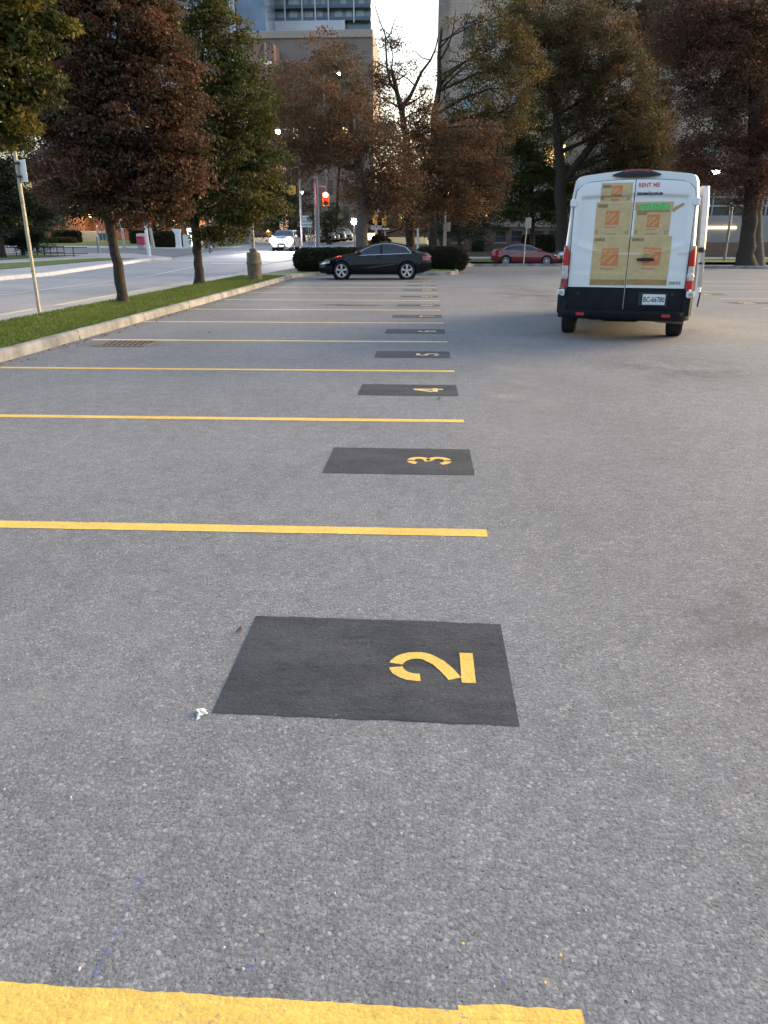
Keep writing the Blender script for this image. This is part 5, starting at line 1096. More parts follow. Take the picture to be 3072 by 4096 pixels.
q = at(763, 980, 72); t = thing('lit_sign', 'bright white lit panel tucked behind the green maple trunk', 'sign', (q.x, 72, gz(q.x, 72))); m_ = MB(); m_.bbox(-.22, .22, -.04, .04, .15, 1.65, .02); m_.build('panel', M['litpanel'], t); m_ = MB(); m_.bbox(-.27, .27, .045, .15, 0, 1.7, .02); m_.build('case', M['galv'], t)
# blue bin
q = at(416, 960, 90); zg = gz(q.x, 90) + .1; t = thing('wheelie_bin', 'blue bin standing by the plinth of the brick house', 'bin', (q.x, 90, zg))
m_ = MB(); m_.loft([[(-.32, -.28, .08), (.32, -.28, .08), (.32, .28, .08), (-.32, .28, .08)], [(-.4, -.34, .75), (.4, -.34, .75), (.4, .34, .75), (-.4, .34, .75)]]); m_.build('bin_body', M['binblue'], t); m_ = MB(); m_.bbox(-.43, .43, -.38, .36, .753, .82, .02); m_.build('lid', M['binblue'], t)
# railing on the far left
q0, q1 = at(150, 1018, 54), at(258, 1018, 54); zg = gz(q0.x, 54); t = thing('railing', 'thin dark metal railing across the street behind the sign pole', 'railing', (q0.x, 54, zg)); Lr = q1.x - q0.x
m_ = MB()
for z in (.28, .68): m_.tube([(-.6, 0, z), (Lr, 0, z)], .025, 6)
m_.build('rails', M['black'], t)
for k in range(5): m_ = MB(); m_.tube([(Lr * k / 4, 0, -.05), (Lr * k / 4, 0, .72)], .03, 6); m_.build('leg', M['black'], t)
q = at(12, 1010, 49); t = thing('railing', 'dark metal railing end at the left edge of the picture', 'railing', (q.x, 52.5, gz(q.x, 52))); m_ = MB(); m_.tube([(-4, 0, .68), (4.0, 0, .68)], .025, 6); m_.tube([(-4, 0, .28), (4.0, 0, .28)], .025, 6); m_.build('rails', M['black'], t)
for k in (-3, -1, 1, 3): m_ = MB(); m_.tube([(k, 0, -.05), (k, 0, .72)], .03, 6); m_.build('leg', M['black'], t)
# lane line and crosswalk in the street
mb = MB(); rough_quad(mb, 0, .12, 0, 1, 0)
o = cut_sheet('lane_marking', [(-12.95, -8), (-12.83, -8), (-12.83, 45), (-12.95, 45)], -.022, M['kerbwhite'])
o = cut_sheet('stop_line', [(-12.8, 46.0), (-9.4, 46.0), (-9.4, 46.5), (-12.8, 46.5)], -.022, M['kerbwhite'])
o = cut_sheet('crosswalk', [(-17.2, 49.4), (-9.2, 49.4), (-9.2, 49.75), (-17.2, 49.75)], -.022, M['kerbwhite'])
o = cut_sheet('crosswalk', [(-17.2, 52.6), (-9.2, 52.6), (-9.2, 52.95), (-17.2, 52.95)], -.022, M['kerbwhite'])
# manhole specks
for (px, py, Y, lab) in ((792, 1004, 60, 'small dark drain spot at the street corner right of the green maple trunk'), (619, 1034, 52, 'small dark drain spot at the far kerb end')):
    q = at(px, py, Y); m_ = MB(); m_.lathe([(.2, 0), (.2, .02), (.12, .03)], n=14); o = m_.build('drain_cover', M['black']); o.location = (q.x, Y, gz(q.x, Y) - .02); tag(o, lab, 'drain')

# ------------------------------------------------------------------ cars
def lerp_tab(tab, x):
    if x <= tab[0][0]: return tab[0][1]
    for (a, va), (b, vb) in zip(tab, tab[1:]):
        if x <= b:
            f = (x - a) / (b - a); return va + (vb - va) * f
    return tab[-1][1]
def smooth_tab(tab, x, w=.09):
    return sum(lerp_tab(tab, x + d * w) for d in (-1, -.5, 0, .5, 1)) / 5
class CarShape:
    def __init__(s, L, top, belt, half, sill, inset=.42):
        s.L, s.top, s.belt, s.half, s.sill, s.inset = L, top, belt, half, sill, inset
    def section(s, x):
        zt = smooth_tab(s.top, x); w = smooth_tab(s.half, x, .12); zl = lerp_tab(s.sill, x); b = min(smooth_tab(s.belt, x), zt - .05)
        ws = w * .95; h = zt - b; wr = max(ws - h * s.inset - .04, w * .45) if h > .12 else ws - .12 - h * .5
        pts = [(0, zl), (w * .5, zl), (w * .88, zl), (w * .955, zl + .04), (w * .985, zl + .12)]
        for k in range(1, 8):
            f = k / 7; z = zl + .12 + (b - zl - .12) * f; pts.append((w * (.985 + .03 * math.sin(PI * min(1, f * 1.25)) - .035 * f ** 2.5), z))
        y0 = pts[-1][0]
        for k in range(1, 7):
            f = k / 7; pts.append((y0 + (wr - y0) * f + .025 * math.sin(PI * f), b + (h - min(.06, h * .4)) * f))
        rz = zt - min(.06, h * .4)
        for k in range(0, 6):
            a = PI / 2 * k / 5; pts.append((wr * (1 - .0) - (wr * .38) * (1 - math.cos(a)) * 1.0 if k < 5 else wr * .6, rz + (zt - .012 - rz) * math.sin(a)))
        pts += [(wr * .3, zt - .003), (0, zt)]
        return pts
    def sidey(s, x, z):
        p = s.section(x)[4:]
        for (y0, z0), (y1, z1) in zip(p, p[1:]):
            if z0 <= z <= z1 and z1 > z0: return y0 + (y1 - y0) * (z - z0) / (z1 - z0)
        return p[-1][0]
    def topz(s, x, y):
        p = s.section(x)[11:]
        for (y0, z0), (y1, z1) in zip(p, p[1:]):
            if y1 <= y <= y0 and y0 > y1: return z0 + (z1 - z0) * (y0 - y) / (y0 - y1)
        return s.section(x)[-1][1]
def make_car(name, label, cat, loc, rz, S, paint, wheels, wr=.33, side_win=None, wind=None, rearwin=None, chrome=True, lit=False, group=None, spokes=5, detail=True, pillar=None, mirrors=None, headz=(.55, .72), tailz=(.7, .95), door_x=None, tailcol='redlens2'):
    t = thing(name, label, cat, loc, rz, group); L = S.L; cx = (wheels[0] + wheels[1]) / 2
    O = lambda x, y, z: (x - cx, y, z)
    ns = 130 if detail else 50; xs = [L * i / ns for i in range(ns + 1)]
    rings = []
    for x in xs:
        p = S.section(x)
        if x < .001 or x > L - .001:
            pass
        full = [(-y, z) for y, z in p[::-1]] + p[1:-1] if False else [(y, z) for y, z in p] + [(-y, z) for y, z in p[::-1][1:-1]]
        rings.append([(x, y, z) for y, z in full])
    n = len(rings[0]); V = [p for r in rings for p in r]; Fs = []
    R0 = wr + .045
    def wheel_d(p): return min(math.hypot(p[0] - w, p[2] - wr) for w in wheels)
    for i in range(ns):
        for j in range(n):
            a, b_ = i * n + j, i * n + (j + 1) % n; f = (a, b_, b_ + n, a + n)
            c = [sum(V[q][k] for q in f) / 4 for k in range(3)]
            if wheel_d(c) < R0 and abs(c[1]) > .55: continue
            if wheel_d(c) < R0 - .02 and c[2] < wr + .1 and abs(c[1]) > .45: continue
            Fs.append(f)
    used = set(q for f in Fs for q in f); V2 = []
    for k, p in enumerate(V):
        d = [(math.hypot(p[0] - w, p[2] - wr), w) for w in wheels]; dm, w = min(d)
        if abs(p[1]) > .55 and R0 - .06 < dm < R0 + .035 and k in used and dm > .01 and p[2] > .16:
            f = R0 / dm; p = (w + (p[0] - w) * f, p[1], wr + (p[2] - wr) * f)
        V2.append(O(*p))
    m_ = MB(); m_.add(V2, Fs); m_.add([O(*p) for p in rings[0]], [tuple(range(n - 1, -1, -1))]); m_.add([O(*p) for p in rings[-1]], [tuple(range(n))])
    body = m_.build('body', paint, t, auto=32)
    hw = max(v for _, v in S.half)
    for w in wheels:      # wells and wheels
        for sd in (-1, 1):
            m_ = MB(); m_.tube([(w - cx, sd * (hw - .42), wr), (w - cx, sd * (hw - .045), wr)], [R0 + .012, R0 + .012], 28); 
            m_.f = [f for k, f in enumerate(m_.f) if k != len(m_.f) - 1]; m_.m = m_.m[:len(m_.f)]
            m_.build('wheel_well', M['darkgap'], t)
            yo = sd * (hw - .02); tw_ = .2
            m_ = MB(); m_.lathe([(wr * .66, -tw_), (wr * .94, -tw_), (wr, -tw_ * .8), (wr, -.03), (wr * .95, -.004), (wr * .72, 0)], n=32, axis='y', caps=False); ty = m_.build('wheel', M['rubber'], t, auto=35)
            ty.location = (w - cx, yo, wr); ty.rotation_euler = (0, 0, 0 if sd > 0 else PI)
            m_ = MB(); m_.lathe([(wr * .72, -.01), (wr * .70, -.002), (wr * .64, -.03), (wr * .6, -.12)], n=32, axis='y', caps=False)
            for k in range(spokes):
                a = 2 * PI * k / spokes + PI / 2
                for e in ((-.13, .13) if spokes == 5 else (0,)):
                    ca, sa = math.cos(a + e), math.sin(a + e); c0, s0 = math.cos(a), math.sin(a); wdt = .028 if spokes == 5 else .016
                    p0 = (c0 * wr * .12, s0 * wr * .12); p1 = (ca * wr * .67, sa * wr * .67); dx, dz = p1[0] - p0[0], p1[1] - p0[1]; l = math.hypot(dx, dz); nx, nz = -dz / l * wdt, dx / l * wdt
                    m_.prism([(p0[0] - nx, p0[1] - nz), (p1[0] - nx * .7, p1[1] - nz * .7), (p1[0] + nx * .7, p1[1] + nz * .7), (p0[0] + nx, p0[1] + nz)], lambda u, v, q: (u, q, v), -.05, -.012)
            m_.lathe([(wr * .17, -.05), (wr * .15, .0), (.01, .004)], n=14, axis='y'); m_.build('rim', M['alloy'], ty, auto=35)
            m_ = MB(); m_.lathe([(wr * .6, -.125), (.01, -.12)], n=20, axis='y'); m_.build('brake_disc', M['darkgap'], ty)
    # side windows: thin glass lying just proud of the body
    def side_panel(nm, x0, x1, zlo, zhi, mt, off, nu=24, nv=6):
        for sd in (-1, 1):
            m_ = MB()
            def fn(u, v):
                x = x0 + (x1 - x0) * u; a, b_ = zlo(x), max(zlo(x) + .002, zhi(x)); z = a + (b_ - a) * v; return O(x, sd * (S.sidey(x, z) + off), z)
            m_.grid(fn, nu, nv)
            if sd < 0: m_.f = [f[::1] for f in m_.f]
            m_.build(nm, mt, t, smooth=True)
    if side_win:
        x0, x1, zlo, zhi = side_win
        ps = pillar or []
        cuts = [x0] + [c for p in ps for c in p] + [x1]
        for a, b_ in zip(cuts[::2], cuts[1::2]): side_panel('side_window', a, b_, zlo, zhi, M['glass'], .004)
        if chrome:
            for sd in (-1, 1):
                N_ = 40; up_ = [(x0 + (x1 - x0) * k / N_) for k in range(N_ + 1)]
                path = [O(x, sd * (S.sidey(x, max(zhi(x), zlo(x))) + .008), max(zhi(x), zlo(x))) for x in up_] + [O(x, sd * (S.sidey(x, zlo(x)) + .008), zlo(x)) for x in up_[::-1]]
                path.append(path[0]); m_ = MB(); m_.tube(path, .014, 6); m_.build('chrome_trim', M['chrome'], t)
    for nm, wdw in (('windshield', wind), ('rear_window', rearwin)):
        if wdw:
            x0, x1, yf = wdw; m_ = MB()
            def fn(u, v):
                x = x0 + (x1 - x0) * v; p = S.section(x); yw = p[17][0] * yf; y = -yw + 2 * yw * u; return O(x, y, S.topz(x, abs(y)) + .006)
            m_.grid(fn, 16, 14); m_.build(nm, M['glass'], t, smooth=True)
    hz0, hz1 = headz
    for sd in (-1, 1):
        m_ = MB()
        def fn(u, v):
            x = .02 + .42 * u; z = hz0 + (hz1 - hz0) * v * (.6 + .4 * u); z = min(z + .05 * u, smooth_tab(S.top, x) - .07); return O(x, sd * (S.sidey(x, z) + .006), z)
        m_.grid(fn, 10, 4); m_.grid(lambda u, v: O(-.008, sd * (.42 + .3 * u), hz0 + (hz1 - hz0) * .6 * v), 3, 2)
        m_.build('headlight', M['headlit'] if lit else M['headlens'], t, smooth=True)
        m_ = MB()
        def fn(u, v):
            x = L - .02 - .36 * u; z = tailz[0] + (tailz[1] - tailz[0]) * v; z = min(z, smooth_tab(S.top, x) - .05); return O(x, sd * (S.sidey(x, z) + .006), z)
        m_.grid(fn, 10, 4); m_.grid(lambda u, v: O(L + .008, sd * (.35 + .38 * u), tailz[0] + (tailz[1] - tailz[0]) * v * .9), 3, 2)
        m_.build('tail_light', M[tailcol], t, smooth=True)
        if mirrors:
            mx, mz = mirrors; y = S.sidey(mx, mz); m_ = MB(); m_.lathe([(.02, -.1), (.08, -.08), (.1, .0), (.07, .09), (.02, .1)], c=(mx - cx, sd * (y + .13), mz + .08), n=12, axis='x'); m_.tube([(mx - cx, sd * (y - .02), mz), (mx - cx, sd * (y + .1), mz + .05)], .025, 6); m_.build('mirror', paint if name != 'black_sedan' else M['black'], t, smooth=True)
        if door_x:
            for (dx0, ztop_) in door_x:
                m_ = MB(); path = [O(dx0 + .02 * math.sin(k), sd * (S.sidey(dx0, z) + .003), z) for k, z in enumerate([.28, .4, .5, .6, .7, .8, .88, ztop_])]; m_.tube(path, .005, 5); m_.build('door_seam', M['darkgap'], t)
            for hx in (door_x[1][0] - .14, door_x[2][0] - .14 if len(door_x) > 2 else door_x[1][0] + .9):
                z = smooth_tab(S.belt, hx) - .1; m_ = MB(); m_.tube([O(hx - .1, sd * (S.sidey(hx - .1, z) + .02), z), O(hx + .1, sd * (S.sidey(hx + .1, z) + .02), z + .01)], .016, 6); m_.build('door_handle', M['chrome'] if name != 'black_sedan' else paint, t)
    m_ = MB(); g_ = lambda u, v: O(-.012, -.36 + .72 * u, .32 + .26 * v); m_.grid(g_, 4, 3); m_.build('grille', M['darkgap'], t)
    m_ = MB(); m_.bbox(-.008 - cx - .02, -.012 - cx, -.16, .16, .3, .42, .004); m_.build('licence_plate', M['plate'], t)
    return t
SB = CarShape(4.64, [(0, .60), (.12, .70), (.5, .80), (1.0, .90), (1.45, .98), (1.9, 1.21), (2.25, 1.34), (2.7, 1.40), (3.1, 1.38), (3.5, 1.29), (3.95, 1.12), (4.2, 1.04), (4.45, 1.01), (4.58, .97), (4.64, .86)],
              [(0, .58), (.5, .72), (1.2, .86), (1.6, .90), (3.6, .99), (4.3, .97), (4.64, .82)], [(0, .62), (.15, .76), (.5, .86), (1.2, .885), (2.3, .885), (3.6, .885), (4.2, .85), (4.55, .75), (4.64, .66)],
              [(0, .26), (.3, .19), (.8, .2), (3.9, .2), (4.3, .26), (4.64, .38)], inset=.45)
arch = lambda x: smooth_tab(SB.top, x) - .075
bc = make_car('black_sedan', 'shiny black four door coupe style sedan parked across the end bays, nose to the left', 'car', (-2.17, 32.95 + .1, 0), R(3.5), SB, M['carblack'], (.92, 3.62), wr=.335,
         side_win=(1.62, 3.78, lambda x: .895 + .035 * (x - 1.62), lambda x: min(arch(x), .93 + (x - 1.6) * 1.05, .99 + (3.80 - x) * .9)), pillar=[(2.52, 2.60)], wind=(1.48, 2.2, .92), rearwin=(3.38, 4.05, .9), mirrors=(1.66, .92), headz=(.56, .70), tailz=(.72, .88),
         door_x=[(1.5, .89), (2.56, .92), (3.5, .95)])
m_ = MB()
for sd in (-1,):
    path = [(x - 2.27, sd * (SB.sidey(x, z) + .004), z) for x, z in ((1.75, .44), (2.1, .46), (2.5, .50), (2.9, .55), (3.15, .58))]; m_.tube(path, [.008, .018, .02, .018, .006], 6)
m_.build('body_crease', M['cardark'], bc, smooth=True)
m_ = MB(); m_.grid(lambda u, v: (2.05 + .95 * u - 2.27, -.42 + .84 * v, SB.topz(2.05 + .95 * u, abs(-.42 + .84 * v)) + .006), 10, 8); m_.build('sunroof', M['glass'], bc, smooth=True)
bc.scale = (1, 1, 1.07)
m_ = MB(); m_.bbox(-.04 - 2.27, .3 - 2.27, -.78, -.4, .2, .225, .008); m_.build('front_lip', M['chrome'], bc)
SR = CarShape(4.75, [(0, .62), (.12, .74), (.6, .86), (1.05, .96), (1.3, 1.02), (1.7, 1.22), (2.1, 1.38), (2.6, 1.45), (3.1, 1.44), (3.6, 1.34), (4.1, 1.17), (4.45, 1.10), (4.66, 1.05), (4.75, .92)],
              [(0, .6), (.6, .78), (1.3, .90), (3.8, 1.0), (4.5, 1.0), (4.75, .88)], [(0, .66), (.15, .8), (.6, .9), (2.3, .92), (3.8, .92), (4.4, .88), (4.75, .72)], [(0, .28), (.3, .2), (.8, .2), (3.9, .2), (4.4, .26), (4.75, .36)], inset=.42)
archr = lambda x: smooth_tab(SR.top, x) - .085
qr = at(2094, 1000, 55.6)
make_car('red_sedan', 'dark red four door sedan parked beyond the far kerb, nose to the right', 'car', (qr.x + .12, 55.6, -.12), PI, SR, M['carred'], (.95, 3.75), wr=.33,
         side_win=(1.42, 3.95, lambda x: .93 + .03 * (x - 1.4), lambda x: min(archr(x), .95 + (x - 1.38) * .85, 1.02 + (3.97 - x) * .75)), pillar=[(2.55, 2.63)], wind=(1.3, 2.05, .92), rearwin=(3.5, 4.2, .9), mirrors=(1.5, .95), headz=(.6, .76), tailz=(.74, .98), spokes=10, door_x=[(1.3, .9), (2.6, .93), (3.6, .95)], tailcol='redlens')
SU = CarShape(4.6, [(0, .75), (.1, .95), (.9, 1.08), (1.15, 1.12), (1.7, 1.55), (2.1, 1.66), (3.6, 1.68), (4.2, 1.6), (4.5, 1.2), (4.6, .9)],
              [(0, .72), (.9, .98), (1.4, 1.03), (4.3, 1.06), (4.6, .85)], [(0, .78), (.15, .88), (.8, .93), (4.0, .93), (4.45, .88), (4.6, .8)], [(0, .32), (.3, .25), (4.2, .25), (4.6, .4)], inset=.25)
su_side = (1.45, 4.1, lambda x: 1.08, lambda x: min(smooth_tab(SU.top, x) - .1, 1.1 + (x - 1.4) * .9))
q = at(1115, 1004, 63)
suv = make_car('oncoming_suv', 'oncoming car with both headlights blazing on the street', 'car', (q.x, 66.5, gz(q.x, 64.5)), R(90), SU, M['carsilver'], (.9, 3.6), wr=.36, side_win=su_side, pillar=[(2.6, 2.68)], wind=(1.18, 1.75, .95), rearwin=(4.25, 4.5, .9), chrome=False, lit=True, detail=False, mirrors=(1.5, 1.08), headz=(.66, .86), group=None)
for sd in (-1, 1):
    m_ = MB(); m_.lathe([(.26, 0), (.24, -.07), (.02, -.12)], c=(-.02 - 2.25, sd * .64, .80), n=16, axis='x'); m_.build('headlight_lens', M['headlit'], suv)  # glowing disc wider than a real lens: headlight glare built into its shape
    for en, sz, tl, soft in ((1700, 60, 17, .12), ):
        sp_ = bpy.data.lights.new('headlight_beam', 'SPOT'); sp_.energy = en; sp_.spot_size = R(sz); sp_.spot_blend = .8; sp_.color = (1, .94, .96); sp_.shadow_soft_size = soft
        so = bpy.data.objects.new('headlight_beam', sp_); scene.collection.objects.link(so); so.parent = suv; so.location = (-2.42, sd * .66, .78)
        d = Vector((-1, 0, -math.tan(R(tl)))); so.rotation_euler = (-d).to_track_quat('Z', 'Y').to_euler()
# parked cars far up the street and the dark car half behind the van
pk = make_car('parked_car', 'silver car nearest in the row parked up the street, left end', 'car', (at(1300, 960, 88).x, 90, gz(-10, 90)), R(100), SR, M['carsilver'], (.95, 3.75), side_win=(1.42, 3.95, lambda x: .93 + .03 * (x - 1.4), lambda x: min(archr(x), .95 + (x - 1.38) * .85, 1.02 + (3.97 - x) * .75)), pillar=[(2.55, 2.63)], wind=(1.3, 2.05, .92), rearwin=(3.5, 4.2, .9), detail=False, group='cars parked up the street', headz=(.6, .76), tailz=(.74, .98))
for k, (px, Y, lab) in enumerate(((1325, 92, 'second silver car from the left in the row parked up the street'), (1348, 94, 'third silver car from the left in the row parked up the street'), (1372, 97, 'rightmost silver car in the row parked up the street'))):
    dup(pk, (at(px, 960, Y).x, Y, gz(-10, Y)), R(100 + k * 3), lab)
q = at(2300, 1000, 56)
make_car('dark_car', 'dark vehicle mostly hidden behind the left side of the white van', 'car', (q.x + .9, 55.8, -.12), 0, SU, M['cardark'], (.9, 3.6), wr=.36, side_win=su_side, pillar=[(2.6, 2.68)], wind=(1.18, 1.75, .95), rearwin=(4.25, 4.5, .9), chrome=False, detail=False, headz=(.66, .95))

# ------------------------------------------------------------------ the white rental van
VY = R(13.9)
van = thing('white_van', 'white high roof rental van seen from behind, its doors printed with moving boxes', 'van', (3.187, 12.614, 0), -VY)
HWT = [(.42, .985), (.6, 1.0), (.8, 1.01), (1.2, 1.0), (1.47, .985), (1.8, .965), (2.14, .95), (2.3, .93), (2.41, .912), (2.455, .893), (2.483, .855), (2.505, .76), (2.535, .50), (2.558, .25), (2.565, .0)]
def hw_at(z):
    return lerp_tab(HWT, z)
def rear_y(u, z):
    b = .0 + .045 * max(0, z - 1.2) + .12 * max(0, (z - 2.3) / .28) ** 2
    e = abs(u) / max(.3, hw_at(min(z, 2.45))); b += .10 * max(0, e - .86) ** 2 / .0196 * .5
    return b
def sst(a, b, x):
    t = max(0, min(1, (x - a) / (b - a))); return t * t * (3 - 2 * t)
def door_y(u, z):
    zc = 1.36 + .16 * (abs(u) / .82) ** 2.2
    top = 2.235 - .05 * abs(u)
    inner = sst(zc - .02, zc + .05, z) * (1 - sst(top - .045, top, z)) * (1 - sst(.76, .80, abs(u)))
    low = sst(1.02, 1.10, z) * (1 - sst(zc - .09, zc - .03, z)) * .4
    return rear_y(u, z) - .03 + .040 * inner + .014 * low
# shell: stations along the length, section scaled under the roof line
TOPV = [(0, 2.575), (4.3, 2.575), (4.7, 2.45), (5.1, 1.95), (5.45, 1.35), (5.9, 1.12), (6.1, .95), (6.15, .8)]
BOTV = [(0, .42), (6.15, .42)]
WV = [(0, 1.0), (5.2, 1.0), (5.8, .93), (6.1, .85), (6.15, .8)]
rings = []; ks = [0, .04, .12, .3, .8, 1.5, 2.5, 3.5, 4.3, 4.5, 4.7, 4.9, 5.1, 5.3, 5.45, 5.7, 5.9, 6.05, 6.15]
for y in ks:
    zt = lerp_tab(TOPV, y); w = lerp_tab(WV, y); f = (zt - .42) / (2.575 - .42)
    half = [(h * w * (1 if y > .1 else (.985 if y > .02 else .96)), .42 + (z - .42) * f) for z, h in HWT]
    def yy(h, z): return y + (rear_y(h, z) + .012 if y < .35 else 0) * (1 - y / .4 if y < .4 else 0) + (0 if y < .4 else 0)
    ring = [(h, yy(h, z), z) for h, z in half] + [(-h, yy(h, z), z) for h, z in half[::-1][1:]]
    rings.append(ring)
m_ = MB(); m_.loft(rings, mi=0); m_.build('body', M['vanwhite'], van, auto=40)
# rear doors
def door(side, name):
    m_ = MB(); nu, nv = 46, 84
    def fn(u, v):
        z = .84 + (2.425 - .84) * v
        lim = min(.89 + .0 * z, hw_at(min(z, 2.41)) - .065)
        cr = 0
        if z > 2.255: cr = .17 - math.sqrt(max(0, .17 ** 2 - (z - 2.255) ** 2))
        uo = lim - cr; uu = .006 + (uo - .006) * u
        ztop = z - .05 * (uu / .85) ** 2 * sst(2.2, 2.42, z)
        return (side * uu, door_y(uu, ztop), ztop)
    m_.grid(fn, nu, nv)
    if side < 0: m_.f = [f[::-1] for f in m_.f]
    return m_.build(name, M['vanwhite'], van, smooth=True)
dl = door(-1, 'rear_door'); dr = door(1, 'rear_door')
for side in (-1, 1):
    m_ = MB(); pts = []
    for k in range(40):
        z = .84 + (2.425 - .84) * k / 39; lim = min(.89, hw_at(min(z, 2.41)) - .065); cr = .17 - math.sqrt(max(0, .17 ** 2 - max(0, z - 2.255) ** 2)); uu = lim - cr; zt = z - .05 * (uu / .85) ** 2 * sst(2.2, 2.42, z); pts.append((side * (uu + .004), door_y(uu, zt) + .006, zt))
    for k in range(12): uu = pts[39][0] * (1 - k / 11); z = 2.425 - .05 * (uu / .85) ** 2 + .002; pts.append((uu, door_y(uu, z) + .006, z))
    m_.tube(pts, .006, 5); m_.build('door_seam', M['darkgap'], van)
m_ = MB(); m_.tube([(0, door_y(0, z) + .004, z) for z in [.5, .84, 1.2, 1.6, 2.0, 2.425]], .006, 5); m_.build('centre_seam', M['darkgap'], van)
# dark lower door halves, bumper, step
m_ = MB(); m_.grid(lambda u, v: (-.905 + 1.81 * u, -.034 + .0 * v + .05 * max(0, abs(-.905 + 1.81 * u) - .8) ** 2 * 10 + .02 * (1 - v) ** 3, .46 + .377 * v), 30, 8); m_.build('lower_door_trim', M['vanlow'], van, smooth=True)
m_ = MB(); m_.tube([(0, -.034, z) for z in (.50, .6, .7, .84)], .005, 5); m_.build('lower_seam', M['galv'], van)
prof = [(.0, .50), (-.10, .485), (-.125, .46), (-.115, .40), (-.06, .345), (.05, .335), (.1, .40), (.1, .5)]
rings = []
for k in range(25):
    x = -1.035 + 2.07 * k / 24; back = .30 * max(0, abs(x) - .84) ** 2 / .038
    rings.append([(x, y + back * (1 if y < .02 else .6), z) for y, z in prof])
m_ = MB(); m_.loft(rings); m_.build('rear_bumper', M['vanlow'], van, auto=40)
for side in (-1, 1):
    m_ = MB(); m_.loft([[(side * a, b + .0, z) for a, b in ((.89, -.045), (1.0, -.02), (1.045, .06), (1.045, .42), (1.0, .42), (.89, .1))] for z in (.42, .62, .80)]); m_.build('corner_trim', M['vanlow'], van)
    m_ = MB(); m_.bbox(side * .99 - .065, side * .99 + .055, -.075, -.03, .715, .80, .012); m_.bbox(side * .965 - .03, side * .965 + .03, -.085, -.04, .70, .785, .01); hg = m_.build('lower_hinge', M['plate'], van)
    m_ = MB(); m_.lathe([(.03, 0), (.03, -.012), (.012, -.014)], c=(side * .985, -.085, .755), n=10, axis='y'); m_.build('hinge_bolt', M['signgrey'], hg)
    m_ = MB(); uu = side * .905; yb = rear_y(.9, 2.1); m_.bbox(uu - .05, uu + .05, yb - .075, yb + .03, 2.04, 2.155, .015); m_.bbox(uu - .075 * 1 if side > 0 else uu - .01, uu + .01 if side > 0 else uu + .075, yb - .06, yb + .0, 2.06, 2.135, .012); m_.build('upper_hinge', M['vanwhite'], van)
    # tail lamps, three stacked lenses
    for (z0, z1, mt, nm) in ((1.17, 1.47, 'redlens', 'tail_light'), (.96, 1.168, 'clearlens', 'indicator_light'), (.825, .958, 'redlens' if side > 0 else 'redlens2', 'reversing_light')):
        rg = []
        for k in range(7):
            z = z0 + (z1 - z0) * k / 6; xo = hw_at(z) + .012; xi = .905 - .0 * z; 
            if z > 1.36: xi += (z - 1.36) * .55
            lean = .03 * (1.17 - z) if z < 1.17 else 0
            rg.append([(side * xi, -.045, z), (side * (xo - .045), -.035, z), (side * (xo - .008), .0, z), (side * xo, .07, z), (side * (xo - .05), .16, z), (side * xi, .06, z)])
        m_ = MB(); m_.loft(rg); m_.build(nm, M[mt], van, auto=50)
    m_ = MB(); m_.loft([[(side * x, y, z) for x, y in ((.889, -.05), (.902, -.05), (.902, .05), (.889, .05))] for z in (.82, 1.1, 1.38)]); m_.build('lamp_edge', M['black'], van)
    m_ = MB(); m_.lathe([(.055, 0), (.05, -.01), (.02, -.016)], c=(side * .95, -.052, 1.02), n=14, axis='y'); m_.build('bulb', M['clearlens'], van)
    m_ = MB(); m_.bbox(side * .66 - .065, side * .66 + .065, -.134, -.118, .40, .445, .006); m_.build('reflector', M['redlens'], van)
    m_ = MB(); m_.lathe([(.025, 0), (.022, -.012)], c=(side * .72, -.036, .745), n=10, axis='y'); m_.build('parking_sensor', M['black'], van)
    # wheels
    for yy_ in (1.02, 4.75):
        m_ = MB(); r_ = .345; m_.lathe([(r_ * .6, -.24), (r_ * .93, -.24), (r_, -.21), (r_, -.03), (r_ * .93, 0), (r_ * .6, 0)], n=32, axis='x', caps=False); ty = m_.build('wheel', M['rubber'], van, auto=35); ty.location = (side * .998, yy_, r_); ty.rotation_euler = (0, 0, 0 if side > 0 else PI)
        m_ = MB(); m_.lathe([(r_ * .6, -.02), (r_ * .5, -.08), (.01, -.06)], n=20, axis='x'); m_.build('rim', M['alloy'], ty)
    m_ = MB(); m_.bbox(side * .86 - .13 , side * .86 + .13, .72, .735, .26, .55, .005); m_.build('mud_flap', M['rubber'], van)
m_ = MB(); m_.bbox(-.6, .6, .9, 1.05, .24, .38, .03); m_.tube([(-.8, 1.02, .33), (.8, 1.02, .33)], .06, 10); m_.bbox(-.55, -.45, .2, 5.2, .38, .5, .01); m_.bbox(.45, .55, .2, 5.2, .38, .5, .01)
m_.bbox(-.35, .3, .35, 1.0, .27, .42, .05); m_.build('underbody', M['darkgap'], van)
m_ = MB(); m_.tube([(.5, .2, .33), (.62, .1, .33), (.8, .08, .32), (.93, .1, .315)], .032, 10); m_.build('exhaust_pipe', M['rust'], van)
m_ = MB(); m_.box(-.96, .96, .15, 5.9, .43, .5); m_.build('floor_pan', M['darkgap'], van)
